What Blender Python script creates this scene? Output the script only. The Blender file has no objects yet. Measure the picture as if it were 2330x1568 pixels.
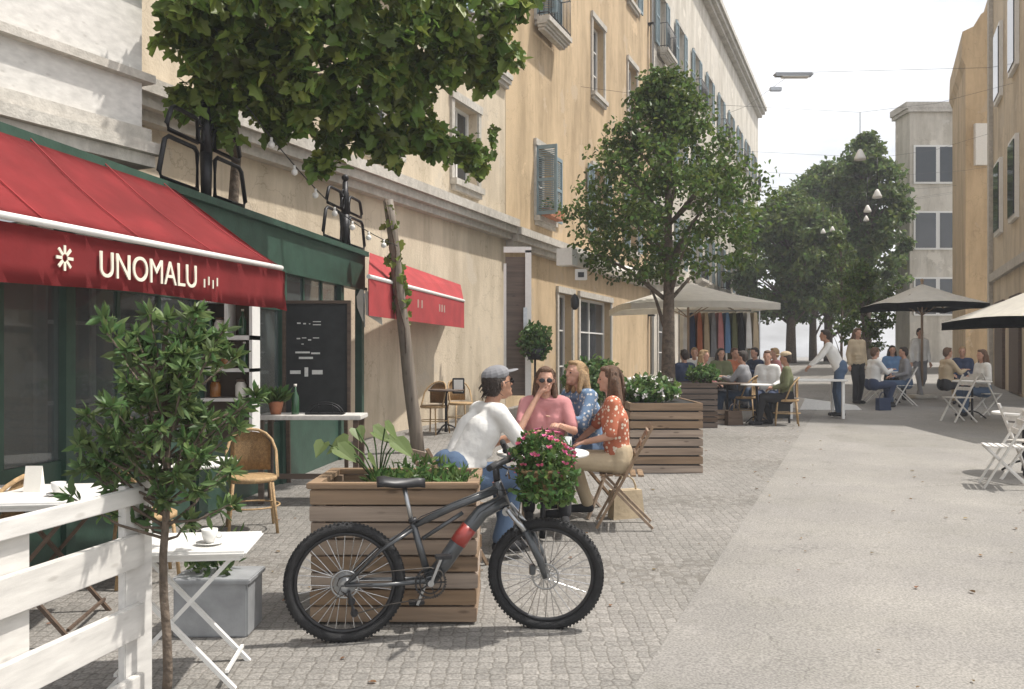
import bpy, bmesh, math, random
from mathutils import Vector, Matrix, Euler, noise
R=math.radians; random.seed(7)
S=bpy.context.scene; COL=S.collection
# ------------------------------------------------------------ camera, sky, sun, exposure
cam=bpy.data.cameras.new('camera'); co=bpy.data.objects.new('camera',cam); COL.objects.link(co)
co.location=(0,0,1.6); co.rotation_euler=(R(90),0,0); cam.lens=30.9; cam.shift_y=0.0103; cam.clip_end=900; cam.clip_start=.05
S.camera=co
wd=bpy.data.worlds.new('World'); S.world=wd; wd.use_nodes=True
nt=wd.node_tree; bg=nt.nodes['Background']
sk=nt.nodes.new('ShaderNodeTexSky'); sk.sky_type='NISHITA'; sk.sun_disc=False
SUN_EL,SUN_AZ=R(62),R(82)
sk.sun_elevation=SUN_EL; sk.sun_rotation=SUN_AZ; sk.air_density=1.0; sk.dust_density=4.0; sk.ozone_density=.6
hs=nt.nodes.new('ShaderNodeHueSaturation'); hs.inputs['Saturation'].default_value=.5
nt.links.new(sk.outputs[0],hs.inputs['Color']); 
ctc=nt.nodes.new('ShaderNodeTexCoord'); cmp_=nt.nodes.new('ShaderNodeMapping'); cmp_.inputs['Scale'].default_value=(1.2,1.2,4.5); cnz=nt.nodes.new('ShaderNodeTexNoise'); cnz.inputs['Scale'].default_value=1.7; cnz.inputs['Detail'].default_value=9; cnz.inputs['Roughness'].default_value=.58
crp=nt.nodes.new('ShaderNodeValToRGB'); crp.color_ramp.elements[0].position=.30; crp.color_ramp.elements[1].position=.60; cmx=nt.nodes.new('ShaderNodeMixRGB'); cmx.inputs[2].default_value=(7.5,7.5,7.6,1)
nt.links.new(ctc.outputs['Generated'],cmp_.inputs[0]); nt.links.new(cmp_.outputs[0],cnz.inputs['Vector']); nt.links.new(cnz.outputs['Fac'],crp.inputs[0]); nt.links.new(crp.outputs[0],cmx.inputs[0]); nt.links.new(hs.outputs[0],cmx.inputs[1]); nt.links.new(cmx.outputs[0],bg.inputs[0])
bg.inputs[1].default_value=.13
sl=bpy.data.lights.new('sun','SUN'); sl.energy=3.6; sl.angle=R(1.2); sl.color=(1,.95,.88)
so=bpy.data.objects.new('sun',sl); COL.objects.link(so)
sd=Vector((math.sin(SUN_AZ)*math.cos(SUN_EL),math.cos(SUN_AZ)*math.cos(SUN_EL),math.sin(SUN_EL)))
so.rotation_euler=sd.to_track_quat('Z','Y').to_euler(); so.location=(20,-20,40)
S.view_settings.view_transform='Standard'; S.view_settings.look='None'; S.view_settings.exposure=.5; S.view_settings.gamma=1

# ------------------------------------------------------------ helpers
def gz(y):                                   # the street climbs gently away from the camera
    return .03*min(max(y,-10),45)-.145
def P(u,v,Y): return Vector(((u-1165)/2000*Y, Y, 1.6+(808-v)/2000*Y))
def G(u,v):
    Y=3490/(v-748); return P(u,v,Y)
MATS={}
def mat(name,col,rough=.6,var=.15,scale=8,bump=.0,bscale=60,metal=0,island=0,spec=.5,stain=0,trans=0,alpha=1,coat=0):
    if name in MATS: return MATS[name]
    m=bpy.data.materials.new(name); m.use_nodes=True; t=m.node_tree; N=t.nodes; L=t.links
    b=N['Principled BSDF']; b.inputs['Roughness'].default_value=rough; b.inputs['Metallic'].default_value=metal
    b.inputs['Specular IOR Level'].default_value=spec
    if trans: b.inputs['Transmission Weight'].default_value=trans
    if alpha<1: b.inputs['Alpha'].default_value=alpha
    if coat: b.inputs['Coat Weight'].default_value=coat
    tc=N.new('ShaderNodeTexCoord'); nz=N.new('ShaderNodeTexNoise'); nz.inputs['Scale'].default_value=scale; nz.inputs['Detail'].default_value=6
    L.new(tc.outputs['Object'],nz.inputs['Vector'])
    rp=N.new('ShaderNodeValToRGB'); c=col
    rp.color_ramp.elements[0].position=.3; rp.color_ramp.elements[1].position=.7
    rp.color_ramp.elements[0].color=(*[max(0,x*(1-var)) for x in c],1); rp.color_ramp.elements[1].color=(*[min(1,x*(1+var)) for x in c],1)
    L.new(nz.outputs['Fac'],rp.inputs['Fac']); out=rp.outputs['Color']
    if stain:
        n2=N.new('ShaderNodeTexNoise'); n2.inputs['Scale'].default_value=.9; n2.inputs['Detail'].default_value=8; n2.inputs['Roughness'].default_value=.65
        mp=N.new('ShaderNodeMapping'); mp.inputs['Scale'].default_value=(1.6,1.6,.35); L.new(tc.outputs['Object'],mp.inputs['Vector']); L.new(mp.outputs[0],n2.inputs['Vector'])
        r2=N.new('ShaderNodeValToRGB'); r2.color_ramp.elements[0].position=.42; r2.color_ramp.elements[1].position=.68
        r2.color_ramp.elements[0].color=(1,1,1,1); r2.color_ramp.elements[1].color=(1-stain,1-stain*1.05,1-stain*1.15,1); L.new(n2.outputs['Fac'],r2.inputs['Fac'])
        mx=N.new('ShaderNodeMixRGB'); mx.blend_type='MULTIPLY'; mx.inputs['Fac'].default_value=1; L.new(out,mx.inputs[1]); L.new(r2.outputs[0],mx.inputs[2]); out=mx.outputs[0]
    if island:
        g=N.new('ShaderNodeNewGeometry'); h=N.new('ShaderNodeHueSaturation'); 
        ma=N.new('ShaderNodeMapRange'); ma.inputs['To Min'].default_value=1-island; ma.inputs['To Max'].default_value=1+island
        L.new(g.outputs['Random Per Island'],ma.inputs['Value']); L.new(ma.outputs[0],h.inputs['Value'])
        mb=N.new('ShaderNodeMapRange'); mb.inputs['To Min'].default_value=.455; mb.inputs['To Max'].default_value=.52
        wn=N.new('ShaderNodeMath'); wn.operation='FRACT'; wm=N.new('ShaderNodeMath'); wm.operation='MULTIPLY'; wm.inputs[1].default_value=17.3
        L.new(g.outputs['Random Per Island'],wm.inputs[0]); L.new(wm.outputs[0],wn.inputs[0]); L.new(wn.outputs[0],mb.inputs['Value']); L.new(mb.outputs[0],h.inputs['Hue'])
        L.new(out,h.inputs['Color']); out=h.outputs[0]
    L.new(out,b.inputs['Base Color'])
    if bump:
        bn=N.new('ShaderNodeTexNoise'); bn.inputs['Scale'].default_value=bscale; bn.inputs['Detail'].default_value=5
        L.new(tc.outputs['Object'],bn.inputs['Vector'])
        bp=N.new('ShaderNodeBump'); bp.inputs['Strength'].default_value=bump; bp.inputs['Distance'].default_value=.02
        L.new(bn.outputs['Fac'],bp.inputs['Height']); L.new(bp.outputs[0],b.inputs['Normal'])
    MATS[name]=m; return m
def leafmat(name,col,var=.45):
    m=mat(name,col,rough=.45,var=.2,scale=2,island=var,spec=.35)
    t=m.node_tree; b=t.nodes['Principled BSDF']; tr=t.nodes.new('ShaderNodeBsdfTranslucent'); mx=t.nodes.new('ShaderNodeMixShader'); mx.inputs[0].default_value=.42
    src=b.inputs['Base Color'].links[0].from_socket; t.links.new(src,tr.inputs[0])
    o=[n for n in t.nodes if n.type=='OUTPUT_MATERIAL'][0]
    t.links.new(b.outputs[0],mx.inputs[1]); t.links.new(tr.outputs[0],mx.inputs[2]); t.links.new(mx.outputs[0],o.inputs[0]); return m
def woodmat(name,col,axis=0,rough=.65,var=.3):
    m=mat(name,col,rough=rough,var=var,scale=5,bump=.35,bscale=25); t=m.node_tree
    tc=[n for n in t.nodes if n.type=='TEX_COORD'][0]; mp=t.nodes.new('ShaderNodeMapping'); s=[14,14,14]; s[axis]=.8; mp.inputs['Scale'].default_value=s
    t.links.new(tc.outputs['Object'],mp.inputs['Vector'])
    for n in t.nodes:
        if n.type=='TEX_NOISE': n.inputs['Scale'].default_value=1.6; t.links.new(mp.outputs[0],n.inputs['Vector'])
    b=t.nodes['Principled BSDF']; src=b.inputs['Base Color'].links[0].from_socket; oi=t.nodes.new('ShaderNodeObjectInfo'); mr=t.nodes.new('ShaderNodeMapRange'); mr.inputs['To Min'].default_value=1-var*.8; mr.inputs['To Max'].default_value=1+var*.7; h=t.nodes.new('ShaderNodeHueSaturation'); sa=t.nodes.new('ShaderNodeMapRange'); sa.inputs['To Min'].default_value=1.05; sa.inputs['To Max'].default_value=.6
    t.links.new(oi.outputs['Random'],mr.inputs[0]); t.links.new(mr.outputs[0],h.inputs['Value']); t.links.new(oi.outputs['Random'],sa.inputs[0]); t.links.new(sa.outputs[0],h.inputs['Saturation'])
    kn=t.nodes.new('ShaderNodeTexVoronoi'); kn.inputs['Scale'].default_value=1; km=t.nodes.new('ShaderNodeMapping'); ks=[11,11,11]; ks[axis]=3.2; km.inputs['Scale'].default_value=ks; t.links.new(tc.outputs['Object'],km.inputs[0]); t.links.new(km.outputs[0],kn.inputs['Vector'])
    kr=t.nodes.new('ShaderNodeValToRGB'); kr.color_ramp.elements[0].position=.07; kr.color_ramp.elements[1].position=.15; kr.color_ramp.elements[0].color=(1-var*1.5,1-var*1.6,1-var*1.7,1); kr.color_ramp.elements[1].color=(1,1,1,1); t.links.new(kn.outputs['Distance'],kr.inputs[0]); mx=t.nodes.new('ShaderNodeMixRGB'); mx.blend_type='MULTIPLY'; mx.inputs[0].default_value=1
    t.links.new(src,mx.inputs[1]); t.links.new(kr.outputs[0],mx.inputs[2]); t.links.new(mx.outputs[0],h.inputs['Color']); t.links.new(h.outputs[0],b.inputs['Base Color'])
    return m

class B:
    """collects shapes into one mesh"""
    def __init__(s): s.bm=bmesh.new()
    def box(s,c,d,rot=None,bev=0):
        r=bmesh.ops.create_cube(s.bm,size=1); vs=r['verts']
        M=Matrix.Translation(c)@((rot.to_matrix().to_4x4() if isinstance(rot,Euler) else rot) if rot else Matrix())@Matrix.Diagonal((d[0],d[1],d[2],1))
        bmesh.ops.transform(s.bm,matrix=M,verts=vs)
        if bev:
            es=list({e for v in vs for e in v.link_edges}); bmesh.ops.bevel(s.bm,geom=es,offset=bev,segments=2,affect='EDGES')
        return s
    def bar(s,a,b,w,h=None,up=(0,0,1)):                   # box from a to b
        a=Vector(a); b=Vector(b); h=h or w; d=b-a; L=d.length
        if L<1e-6: return s
        x=d.normalized(); up=Vector(up)
        if abs(x.dot(up))>.99: up=Vector((0,1,0)) if abs(x.y)<.9 else Vector((1,0,0))
        y=up.cross(x).normalized(); z=x.cross(y)
        M=Matrix.Translation((a+b)/2)@Matrix((x,y,z)).transposed().to_4x4()@Matrix.Diagonal((L,w,h,1))
        r=bmesh.ops.create_cube(s.bm,size=1); bmesh.ops.transform(s.bm,matrix=M,verts=r['verts']); return s
    def tube(s,pts,rad,seg=10,cap=True,closed=False):
        pts=[Vector(p) for p in pts]; n=len(pts); rr=rad if isinstance(rad,(list,tuple)) else [rad]*n
        rings=[]; up=None
        for i,p in enumerate(pts):
            if closed: d=pts[(i+1)%n]-pts[i-1]
            else: d=pts[min(i+1,n-1)]-pts[max(i-1,0)]
            d.normalize()
            if up is None: up=Vector((0,0,1)) if abs(d.z)<.9 else Vector((0,1,0))
            x=up-d*up.dot(d)
            if x.length<1e-5: x=d.orthogonal()
            x.normalize(); up=x; y=d.cross(x)
            rings.append([s.bm.verts.new(p+(x*math.cos(2*math.pi*k/seg)+y*math.sin(2*math.pi*k/seg))*rr[i]) for k in range(seg)])
        m=n if closed else n-1
        for i in range(m):
            a=rings[i]; b=rings[(i+1)%n]
            for k in range(seg):
                try: s.bm.faces.new((a[k],a[(k+1)%seg],b[(k+1)%seg],b[k])).smooth=True
                except ValueError: pass
        if cap and not closed:
            s.bm.faces.new(rings[0][::-1]); s.bm.faces.new(rings[-1])
        return s
    def sph(s,c,r,seg=14,rot=None):
        if not isinstance(r,(list,tuple)): r=(r,r,r)
        q=bmesh.ops.create_uvsphere(s.bm,u_segments=seg,v_segments=max(6,seg*2//3),radius=1)
        M=Matrix.Translation(c)@(rot.to_matrix().to_4x4() if rot else Matrix())@Matrix.Diagonal((*r,1))
        bmesh.ops.transform(s.bm,matrix=M,verts=q['verts'])
        for v in q['verts']:
            for f in v.link_faces: f.smooth=True
        return s
    def cap(s,a,b,ra,rb=None,seg=14):                     # tapered capsule
        rb=ra if rb is None else rb
        a=Vector(a); b=Vector(b)
        if (b-a).length>1e-4: s.tube([a,b],[ra,rb],seg)
        s.sph(a,ra,seg); s.sph(b,rb,seg); return s
    def lathe(s,prof,c=(0,0,0),seg=24):
        rings=[]
        for r,z in prof: rings.append([s.bm.verts.new((c[0]+r*math.cos(2*math.pi*k/seg),c[1]+r*math.sin(2*math.pi*k/seg),c[2]+z)) for k in range(seg)])
        for a,b in zip(rings,rings[1:]):
            for k in range(seg): s.bm.faces.new((a[k],a[(k+1)%seg],b[(k+1)%seg],b[k])).smooth=True
        s.bm.faces.new(rings[0][::-1]); s.bm.faces.new(rings[-1]); return s
    def poly(s,pts):
        s.bm.faces.new([s.bm.verts.new(p) for p in pts]); return s
    def prism(s,pts,off):
        off=Vector(off); a=[s.bm.verts.new(p) for p in pts]; b=[s.bm.verts.new(Vector(p)+off) for p in pts]; n=len(pts)
        s.bm.faces.new(a); s.bm.faces.new(b[::-1])
        for i in range(n): s.bm.faces.new((a[i],b[i],b[(i+1)%n],a[(i+1)%n]))
        return s
    def torus(s,c,R_,r,ax='y',seg=64,ms=12,sx=1):
        pts=[]
        for i in range(seg):
            t=2*math.pi*i/seg
            p={'y':Vector((R_*math.cos(t),0,R_*math.sin(t))),'z':Vector((R_*math.cos(t),R_*math.sin(t),0)),'x':Vector((0,R_*math.cos(t),R_*math.sin(t)))}[ax]
            pts.append(Vector(c)+p)
        rings=[]; 
        for i in range(seg):
            d=(pts[i]-Vector(c)).normalized(); a={'y':Vector((0,1,0)),'z':Vector((0,0,1)),'x':Vector((1,0,0))}[ax]
            rings.append([s.bm.verts.new(pts[i]+d*r*math.cos(2*math.pi*k/ms)+a*r*sx*math.sin(2*math.pi*k/ms)) for k in range(ms)])
        for i in range(seg):
            a=rings[i]; b=rings[(i+1)%seg]
            for k in range(ms): s.bm.faces.new((a[k],a[(k+1)%ms],b[(k+1)%ms],b[k])).smooth=True
        return s
def wm(o):
    ch=[]
    while o: ch.append(o); o=o.parent
    M=Matrix()
    for x in reversed(ch): M=M@x.matrix_basis
    return M
def thing(name,label,cat,loc=(0,0,0),rz=0,group=None):
    o=bpy.data.objects.new(name,None); COL.objects.link(o); o.empty_display_size=.1
    o.location=loc; o.rotation_euler=(0,0,rz); o['label']=label; o['category']=cat
    if group: o['group']=group
    return o
def tag(o,label,cat,group=None):
    o['label']=label; o['category']=cat
    if group: o['group']=group
    return o
def obj(name,b,m,parent=None,world=False):
    me=bpy.data.meshes.new(name)
    bm=b.bm if isinstance(b,B) else b
    if world and parent: bmesh.ops.transform(bm,matrix=wm(parent).inverted(),verts=bm.verts)
    bmesh.ops.recalc_face_normals(bm,faces=bm.faces)
    bm.to_mesh(me); bm.free(); me.materials.append(m)
    o=bpy.data.objects.new(name,me); COL.objects.link(o)
    if parent: o.parent=parent
    return o
def struct(name,b,m):
    o=obj(name,b,m); o['kind']='structure'; return o
def ground_origin(o):                                     # put a single-mesh thing's origin at its base
    vs=o.data.vertices; n=len(vs); lo=min(v.co.z for v in vs); cx=sum(v.co.x for v in vs)/n; cy=sum(v.co.y for v in vs)/n
    o.data.transform(Matrix.Translation((-cx,-cy,-lo))); o.location=(cx,cy,lo); return o
def dup(root,loc,rz,label=None,group=None):
    r=root.copy(); COL.objects.link(r); r.location=loc; r.rotation_euler=(0,0,rz)
    if label: r['label']=label
    if group: r['group']=group
    for ch in list(root.children):
        c=ch.copy(); COL.objects.link(c); c.parent=r
        for g in list(ch.children):
            d=g.copy(); COL.objects.link(d); d.parent=c
    return r
# leaf fields -------------------------------------------------
LEAF={'long':[(0,0),(.25,.13),(.6,.15),(1,0),(.6,-.15),(.25,-.13)],
 'oval':[(0,0),(.3,.3),(.7,.28),(1,0),(.7,-.28),(.3,-.3)],
 'lobed':[(0,0),(-.12,.2),(-.02,.42),(.2,.36),(.42,.55),(.56,.3),(.8,.26),(1,0),(.8,-.26),(.56,-.3),(.42,-.55),(.2,-.36),(-.02,-.42),(-.12,-.2)],
 'heart':[(0,0),(-.14,.26),(.05,.46),(.4,.42),(1,0),(.4,-.42),(.05,-.46),(-.14,-.26)],
 'quad':[(0,0),(.5,.34),(1,0),(.5,-.34)]}
def leaves(name,items,shape,m,parent,fold=.18):
    """items: (pos, direction, normal hint, size)"""
    V=[];F=[]; sh=LEAF[shape]; n=len(sh)
    for p,d,nh,sz in items:
        d=d.normalized(); y=nh.cross(d)
        if y.length<1e-4: y=d.orthogonal()
        y.normalize(); z=d.cross(y); b=len(V)
        for (a,c) in sh: V.append(p+d*a*sz+y*c*sz+z*(abs(c)*fold*2-.10*a*a)*sz)
        # two halves folded along the midrib
        F.append([b+i for i in range(0,n//2+1)]); F.append([b]+[b+i for i in range(n//2,n)])
    inv=wm(parent).inverted() if parent else Matrix()
    me=bpy.data.meshes.new(name); me.from_pydata([inv@v for v in V],[],F); me.materials.append(m); me.update()
    o=bpy.data.objects.new(name,me); COL.objects.link(o)
    if parent: o.parent=parent
    return o
def rv(s=1.): 
    while 1:
        v=Vector((random.uniform(-1,1),random.uniform(-1,1),random.uniform(-1,1)))
        if .01<v.length<1: return v*s
def remesh(b,voxel,m,name,parent,smooth=3):
    me=bpy.data.meshes.new(name); b.bm.to_mesh(me); b.bm.free(); o=bpy.data.objects.new(name,me); COL.objects.link(o)
    md=o.modifiers.new('r','REMESH'); md.mode='VOXEL'; md.voxel_size=voxel
    if smooth:
        sm=o.modifiers.new('s','SMOOTH'); sm.iterations=smooth; sm.factor=.5
    dg=bpy.context.evaluated_depsgraph_get(); ev=o.evaluated_get(dg); nm=bpy.data.meshes.new_from_object(ev)
    o.modifiers.clear(); o.data=nm; bpy.data.meshes.remove(me); nm.name=name; nm.materials.clear(); nm.materials.append(m)
    for p in nm.polygons: p.use_smooth=True
    o.parent=parent; return o

# ------------------------------------------------------------ materials
def plaster(name,c,dark):
    m=mat(name,c,.9,.05,3,.3,30,stain=.34); t=m.node_tree; N=t.nodes; L=t.links; b=N['Principled BSDF']; src=b.inputs['Base Color'].links[0].from_socket; tc=[x for x in N if x.type=='TEX_COORD'][0]
    def layer(src,scale,mp,lo,hi,col,rough=.6):
        mpn=N.new('ShaderNodeMapping'); mpn.inputs['Scale'].default_value=mp; L.new(tc.outputs['Object'],mpn.inputs[0]); n=N.new('ShaderNodeTexNoise'); n.inputs['Scale'].default_value=scale; n.inputs['Detail'].default_value=10; n.inputs['Roughness'].default_value=rough; L.new(mpn.outputs[0],n.inputs['Vector'])
        r_=N.new('ShaderNodeValToRGB'); r_.color_ramp.elements[0].position=lo; r_.color_ramp.elements[1].position=hi; L.new(n.outputs['Fac'],r_.inputs[0]); mx=N.new('ShaderNodeMixRGB'); mx.inputs[2].default_value=(*col,1); L.new(r_.outputs[0],mx.inputs[0]); L.new(src,mx.inputs[1]); return mx.outputs[0]
    src=layer(src,1.1,(1,1,1),.60,.625,[x*.8+.05 for x in c]); src=layer(src,3.2,(2.2,2.2,.12),.58,.80,dark,.7); src=layer(src,.5,(1,1,1),.64,.66,[x*1.08 for x in c])
    vo=N.new('ShaderNodeTexVoronoi'); vo.feature='DISTANCE_TO_EDGE'; vo.inputs['Scale'].default_value=.55; nz=N.new('ShaderNodeTexNoise'); nz.inputs['Scale'].default_value=2.5; nz.inputs['Detail'].default_value=6; va=N.new('ShaderNodeVectorMath'); va.operation='ADD'; L.new(tc.outputs['Object'],nz.inputs['Vector']); L.new(tc.outputs['Object'],va.inputs[0]); L.new(nz.outputs['Color'],va.inputs[1]); L.new(va.outputs[0],vo.inputs['Vector'])
    rc=N.new('ShaderNodeValToRGB'); rc.color_ramp.elements[0].position=0; rc.color_ramp.elements[1].position=.006; rc.color_ramp.elements[0].color=(.55,.52,.48,1); rc.color_ramp.elements[1].color=(1,1,1,1); L.new(vo.outputs['Distance'],rc.inputs[0]); m2=N.new('ShaderNodeMixRGB'); m2.blend_type='MULTIPLY'; m2.inputs[0].default_value=.6; L.new(src,m2.inputs[1]); L.new(rc.outputs[0],m2.inputs[2]); L.new(m2.outputs[0],b.inputs['Base Color']); return m
M_plaster=plaster('plaster_cream',(.60,.51,.385),(.30,.25,.19))
M_plaster2=plaster('plaster_ochre',(.54,.405,.25),(.27,.20,.13))
M_plaster3=plaster('plaster_pale',(.58,.54,.47),(.30,.28,.25))
M_stone=mat('stone_trim',(.50,.47,.42),.85,.15,12,.3,50,stain=.25)
M_white=mat('white_paint',(.74,.73,.70),.45,.04,20,.05,60)
M_shutter=mat('grey_blue_paint',(.20,.27,.30),.5,.12,10,.1,60)
M_dgreen=mat('dark_green_paint',(.035,.075,.055),.4,.2,6,.1,40)
M_glass=mat('window_glass',(.03,.035,.04),.06,.1,3,spec=.8)
M_inside=mat('dim_interior',(.10,.075,.055),.8,.4,1.5)
M_red=mat('awning_red',(.34,.037,.04),.88,.2,2.5,.12,14,stain=.18)
M_cream=mat('canvas_cream',(.80,.77,.70),.85,.06,6,.15,200)
M_letter=mat('cream_lettering',(.75,.70,.58),.7,.05,10)
M_iron=mat('black_iron',(.025,.025,.027),.45,.2,20,.1,60,metal=.6)
M_steel=mat('brushed_steel',(.45,.46,.47),.3,.1,20,metal=1)
M_chrome=mat('spoke_steel',(.6,.6,.6),.22,.1,20,metal=1)
M_rubber=mat('tyre_rubber',(.02,.02,.021),.8,.25,30,.5,180)
M_black=mat('black_plastic',(.018,.018,.02),.45,.2,20)
M_bike=mat('bike_frame_paint',(.05,.055,.06),.28,.1,10,coat=.6)
M_bike2=mat('bike_frame_accent',(.32,.04,.03),.3,.1,10,coat=.5)
M_wood=woodmat('weathered_boards',(.30,.20,.12),0)
M_woodv=woodmat('weathered_posts',(.30,.20,.12),2)
M_woodw=woodmat('white_painted_boards',(.60,.575,.53),1,.5,.13)
for _n in M_woodw.node_tree.nodes:
    if _n.type=='BUMP': _n.inputs['Strength'].default_value=.12
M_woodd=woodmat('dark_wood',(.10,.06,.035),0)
M_polewood=woodmat('grey_pole_wood',(.22,.18,.14),2)
M_bark=mat('bark',(.13,.10,.075),.95,.4,14,.9,30)
M_leafV=leafmat('vine_leaf',(.13,.20,.04),.55)
M_leafT=leafmat('tree_leaf',(.09,.15,.035),.5)
M_leafF=leafmat('far_leaf',(.11,.17,.05))
M_leafS=leafmat('shrub_leaf',(.10,.17,.06),.5)
M_leafP=leafmat('planter_leaf',(.09,.17,.05))
M_pink=mat('pink_petal',(.60,.14,.22),.6,.2,5,island=.3)
M_whitepetal=mat('white_petal',(.75,.72,.68),.6,.1,5,island=.1)
M_wicker=mat('wicker',(.30,.19,.09),.7,.35,60,.7,120)
M_rattan=mat('rattan',(.42,.28,.14),.6,.25,40,.5,150)
M_tile=mat('roof_tile',(.32,.13,.08),.8,.3,6,.3,30)
M_board=mat('slate_board',(.025,.027,.027),.7,.25,9)
M_chalk=mat('chalk',(.7,.7,.66),.9,.1,30)
M_bottle=mat('green_bottle',(.02,.07,.03),.08,.1,5,spec=.8)
M_terra=mat('terracotta',(.42,.17,.09),.8,.2,9,.2,40)
M_skin=mat('skin',(.48,.27,.19),.52,.12,22,.1,90); M_skin2=mat('skin_tanned',(.36,.19,.12),.52,.12,22,.1,90)
for _m in (M_skin,M_skin2):
    _b=_m.node_tree.nodes['Principled BSDF']; _b.inputs['Subsurface Weight'].default_value=.12; _b.inputs['Subsurface Radius'].default_value=(.02,.008,.004)
M_hairD=mat('dark_hair',(.03,.018,.012),.5,.4,60,.8,140); M_hairB=mat('brown_hair',(.12,.06,.03),.5,.4,60,.8,140); M_hairF=mat('fair_hair',(.36,.23,.11),.5,.3,60,.8,140)
def cloth(n,c,pat=None):
    m=mat('cloth_'+n,c,.92,.10,5,.45,5); t=m.node_tree; N=t.nodes; L=t.links
    bp=[x for x in N if x.type=='BUMP'][0]; bp.inputs['Distance'].default_value=.05
    if pat:
        b_=N['Principled BSDF']; tc=[x for x in N if x.type=='TEX_COORD'][0]; src=b_.inputs['Base Color'].links[0].from_socket; mx=N.new('ShaderNodeMixRGB'); mx.inputs[2].default_value=(*pat[1],1); L.new(src,mx.inputs[1])
        if pat[0]=='stripe': w=N.new('ShaderNodeTexWave'); w.bands_direction='Z'; w.inputs['Scale'].default_value=9; w.inputs['Distortion'].default_value=.4
        else: w=N.new('ShaderNodeTexVoronoi'); w.inputs['Scale'].default_value=26
        L.new(tc.outputs['Object'],w.inputs['Vector']); rp=N.new('ShaderNodeValToRGB'); rp.color_ramp.elements[0].position=.45 if pat[0]=='stripe' else .28; rp.color_ramp.elements[1].position=rp.color_ramp.elements[0].position+.08
        if pat[0]!='stripe': rp.color_ramp.elements[0].color=(1,1,1,1); rp.color_ramp.elements[1].color=(0,0,0,1)
        L.new(w.outputs[0],rp.inputs[0]); L.new(rp.outputs[0],mx.inputs[0]); L.new(mx.outputs[0],b_.inputs['Base Color'])
    return m
C_navy=cloth('navy',(.03,.045,.09)); C_white=cloth('white',(.68,.67,.64)); C_grey=cloth('grey',(.22,.22,.23)); C_blue=cloth('blue',(.12,.22,.38)); C_black=cloth('black',(.02,.02,.022))
C_rust=cloth('rust',(.40,.13,.06)); C_sand=cloth('sand',(.45,.36,.24)); C_olive=cloth('olive',(.13,.14,.07)); C_rose=cloth('rose',(.50,.22,.22)); C_denim=cloth('denim',(.07,.11,.18)); C_stripe=cloth('striped',(.66,.65,.62),('stripe',(.10,.14,.24))); C_floral=cloth('floral',(.42,.13,.07),('dots',(.70,.62,.50))); C_dots=cloth('dotted',(.14,.22,.34),('dots',(.62,.62,.60)))

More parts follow.
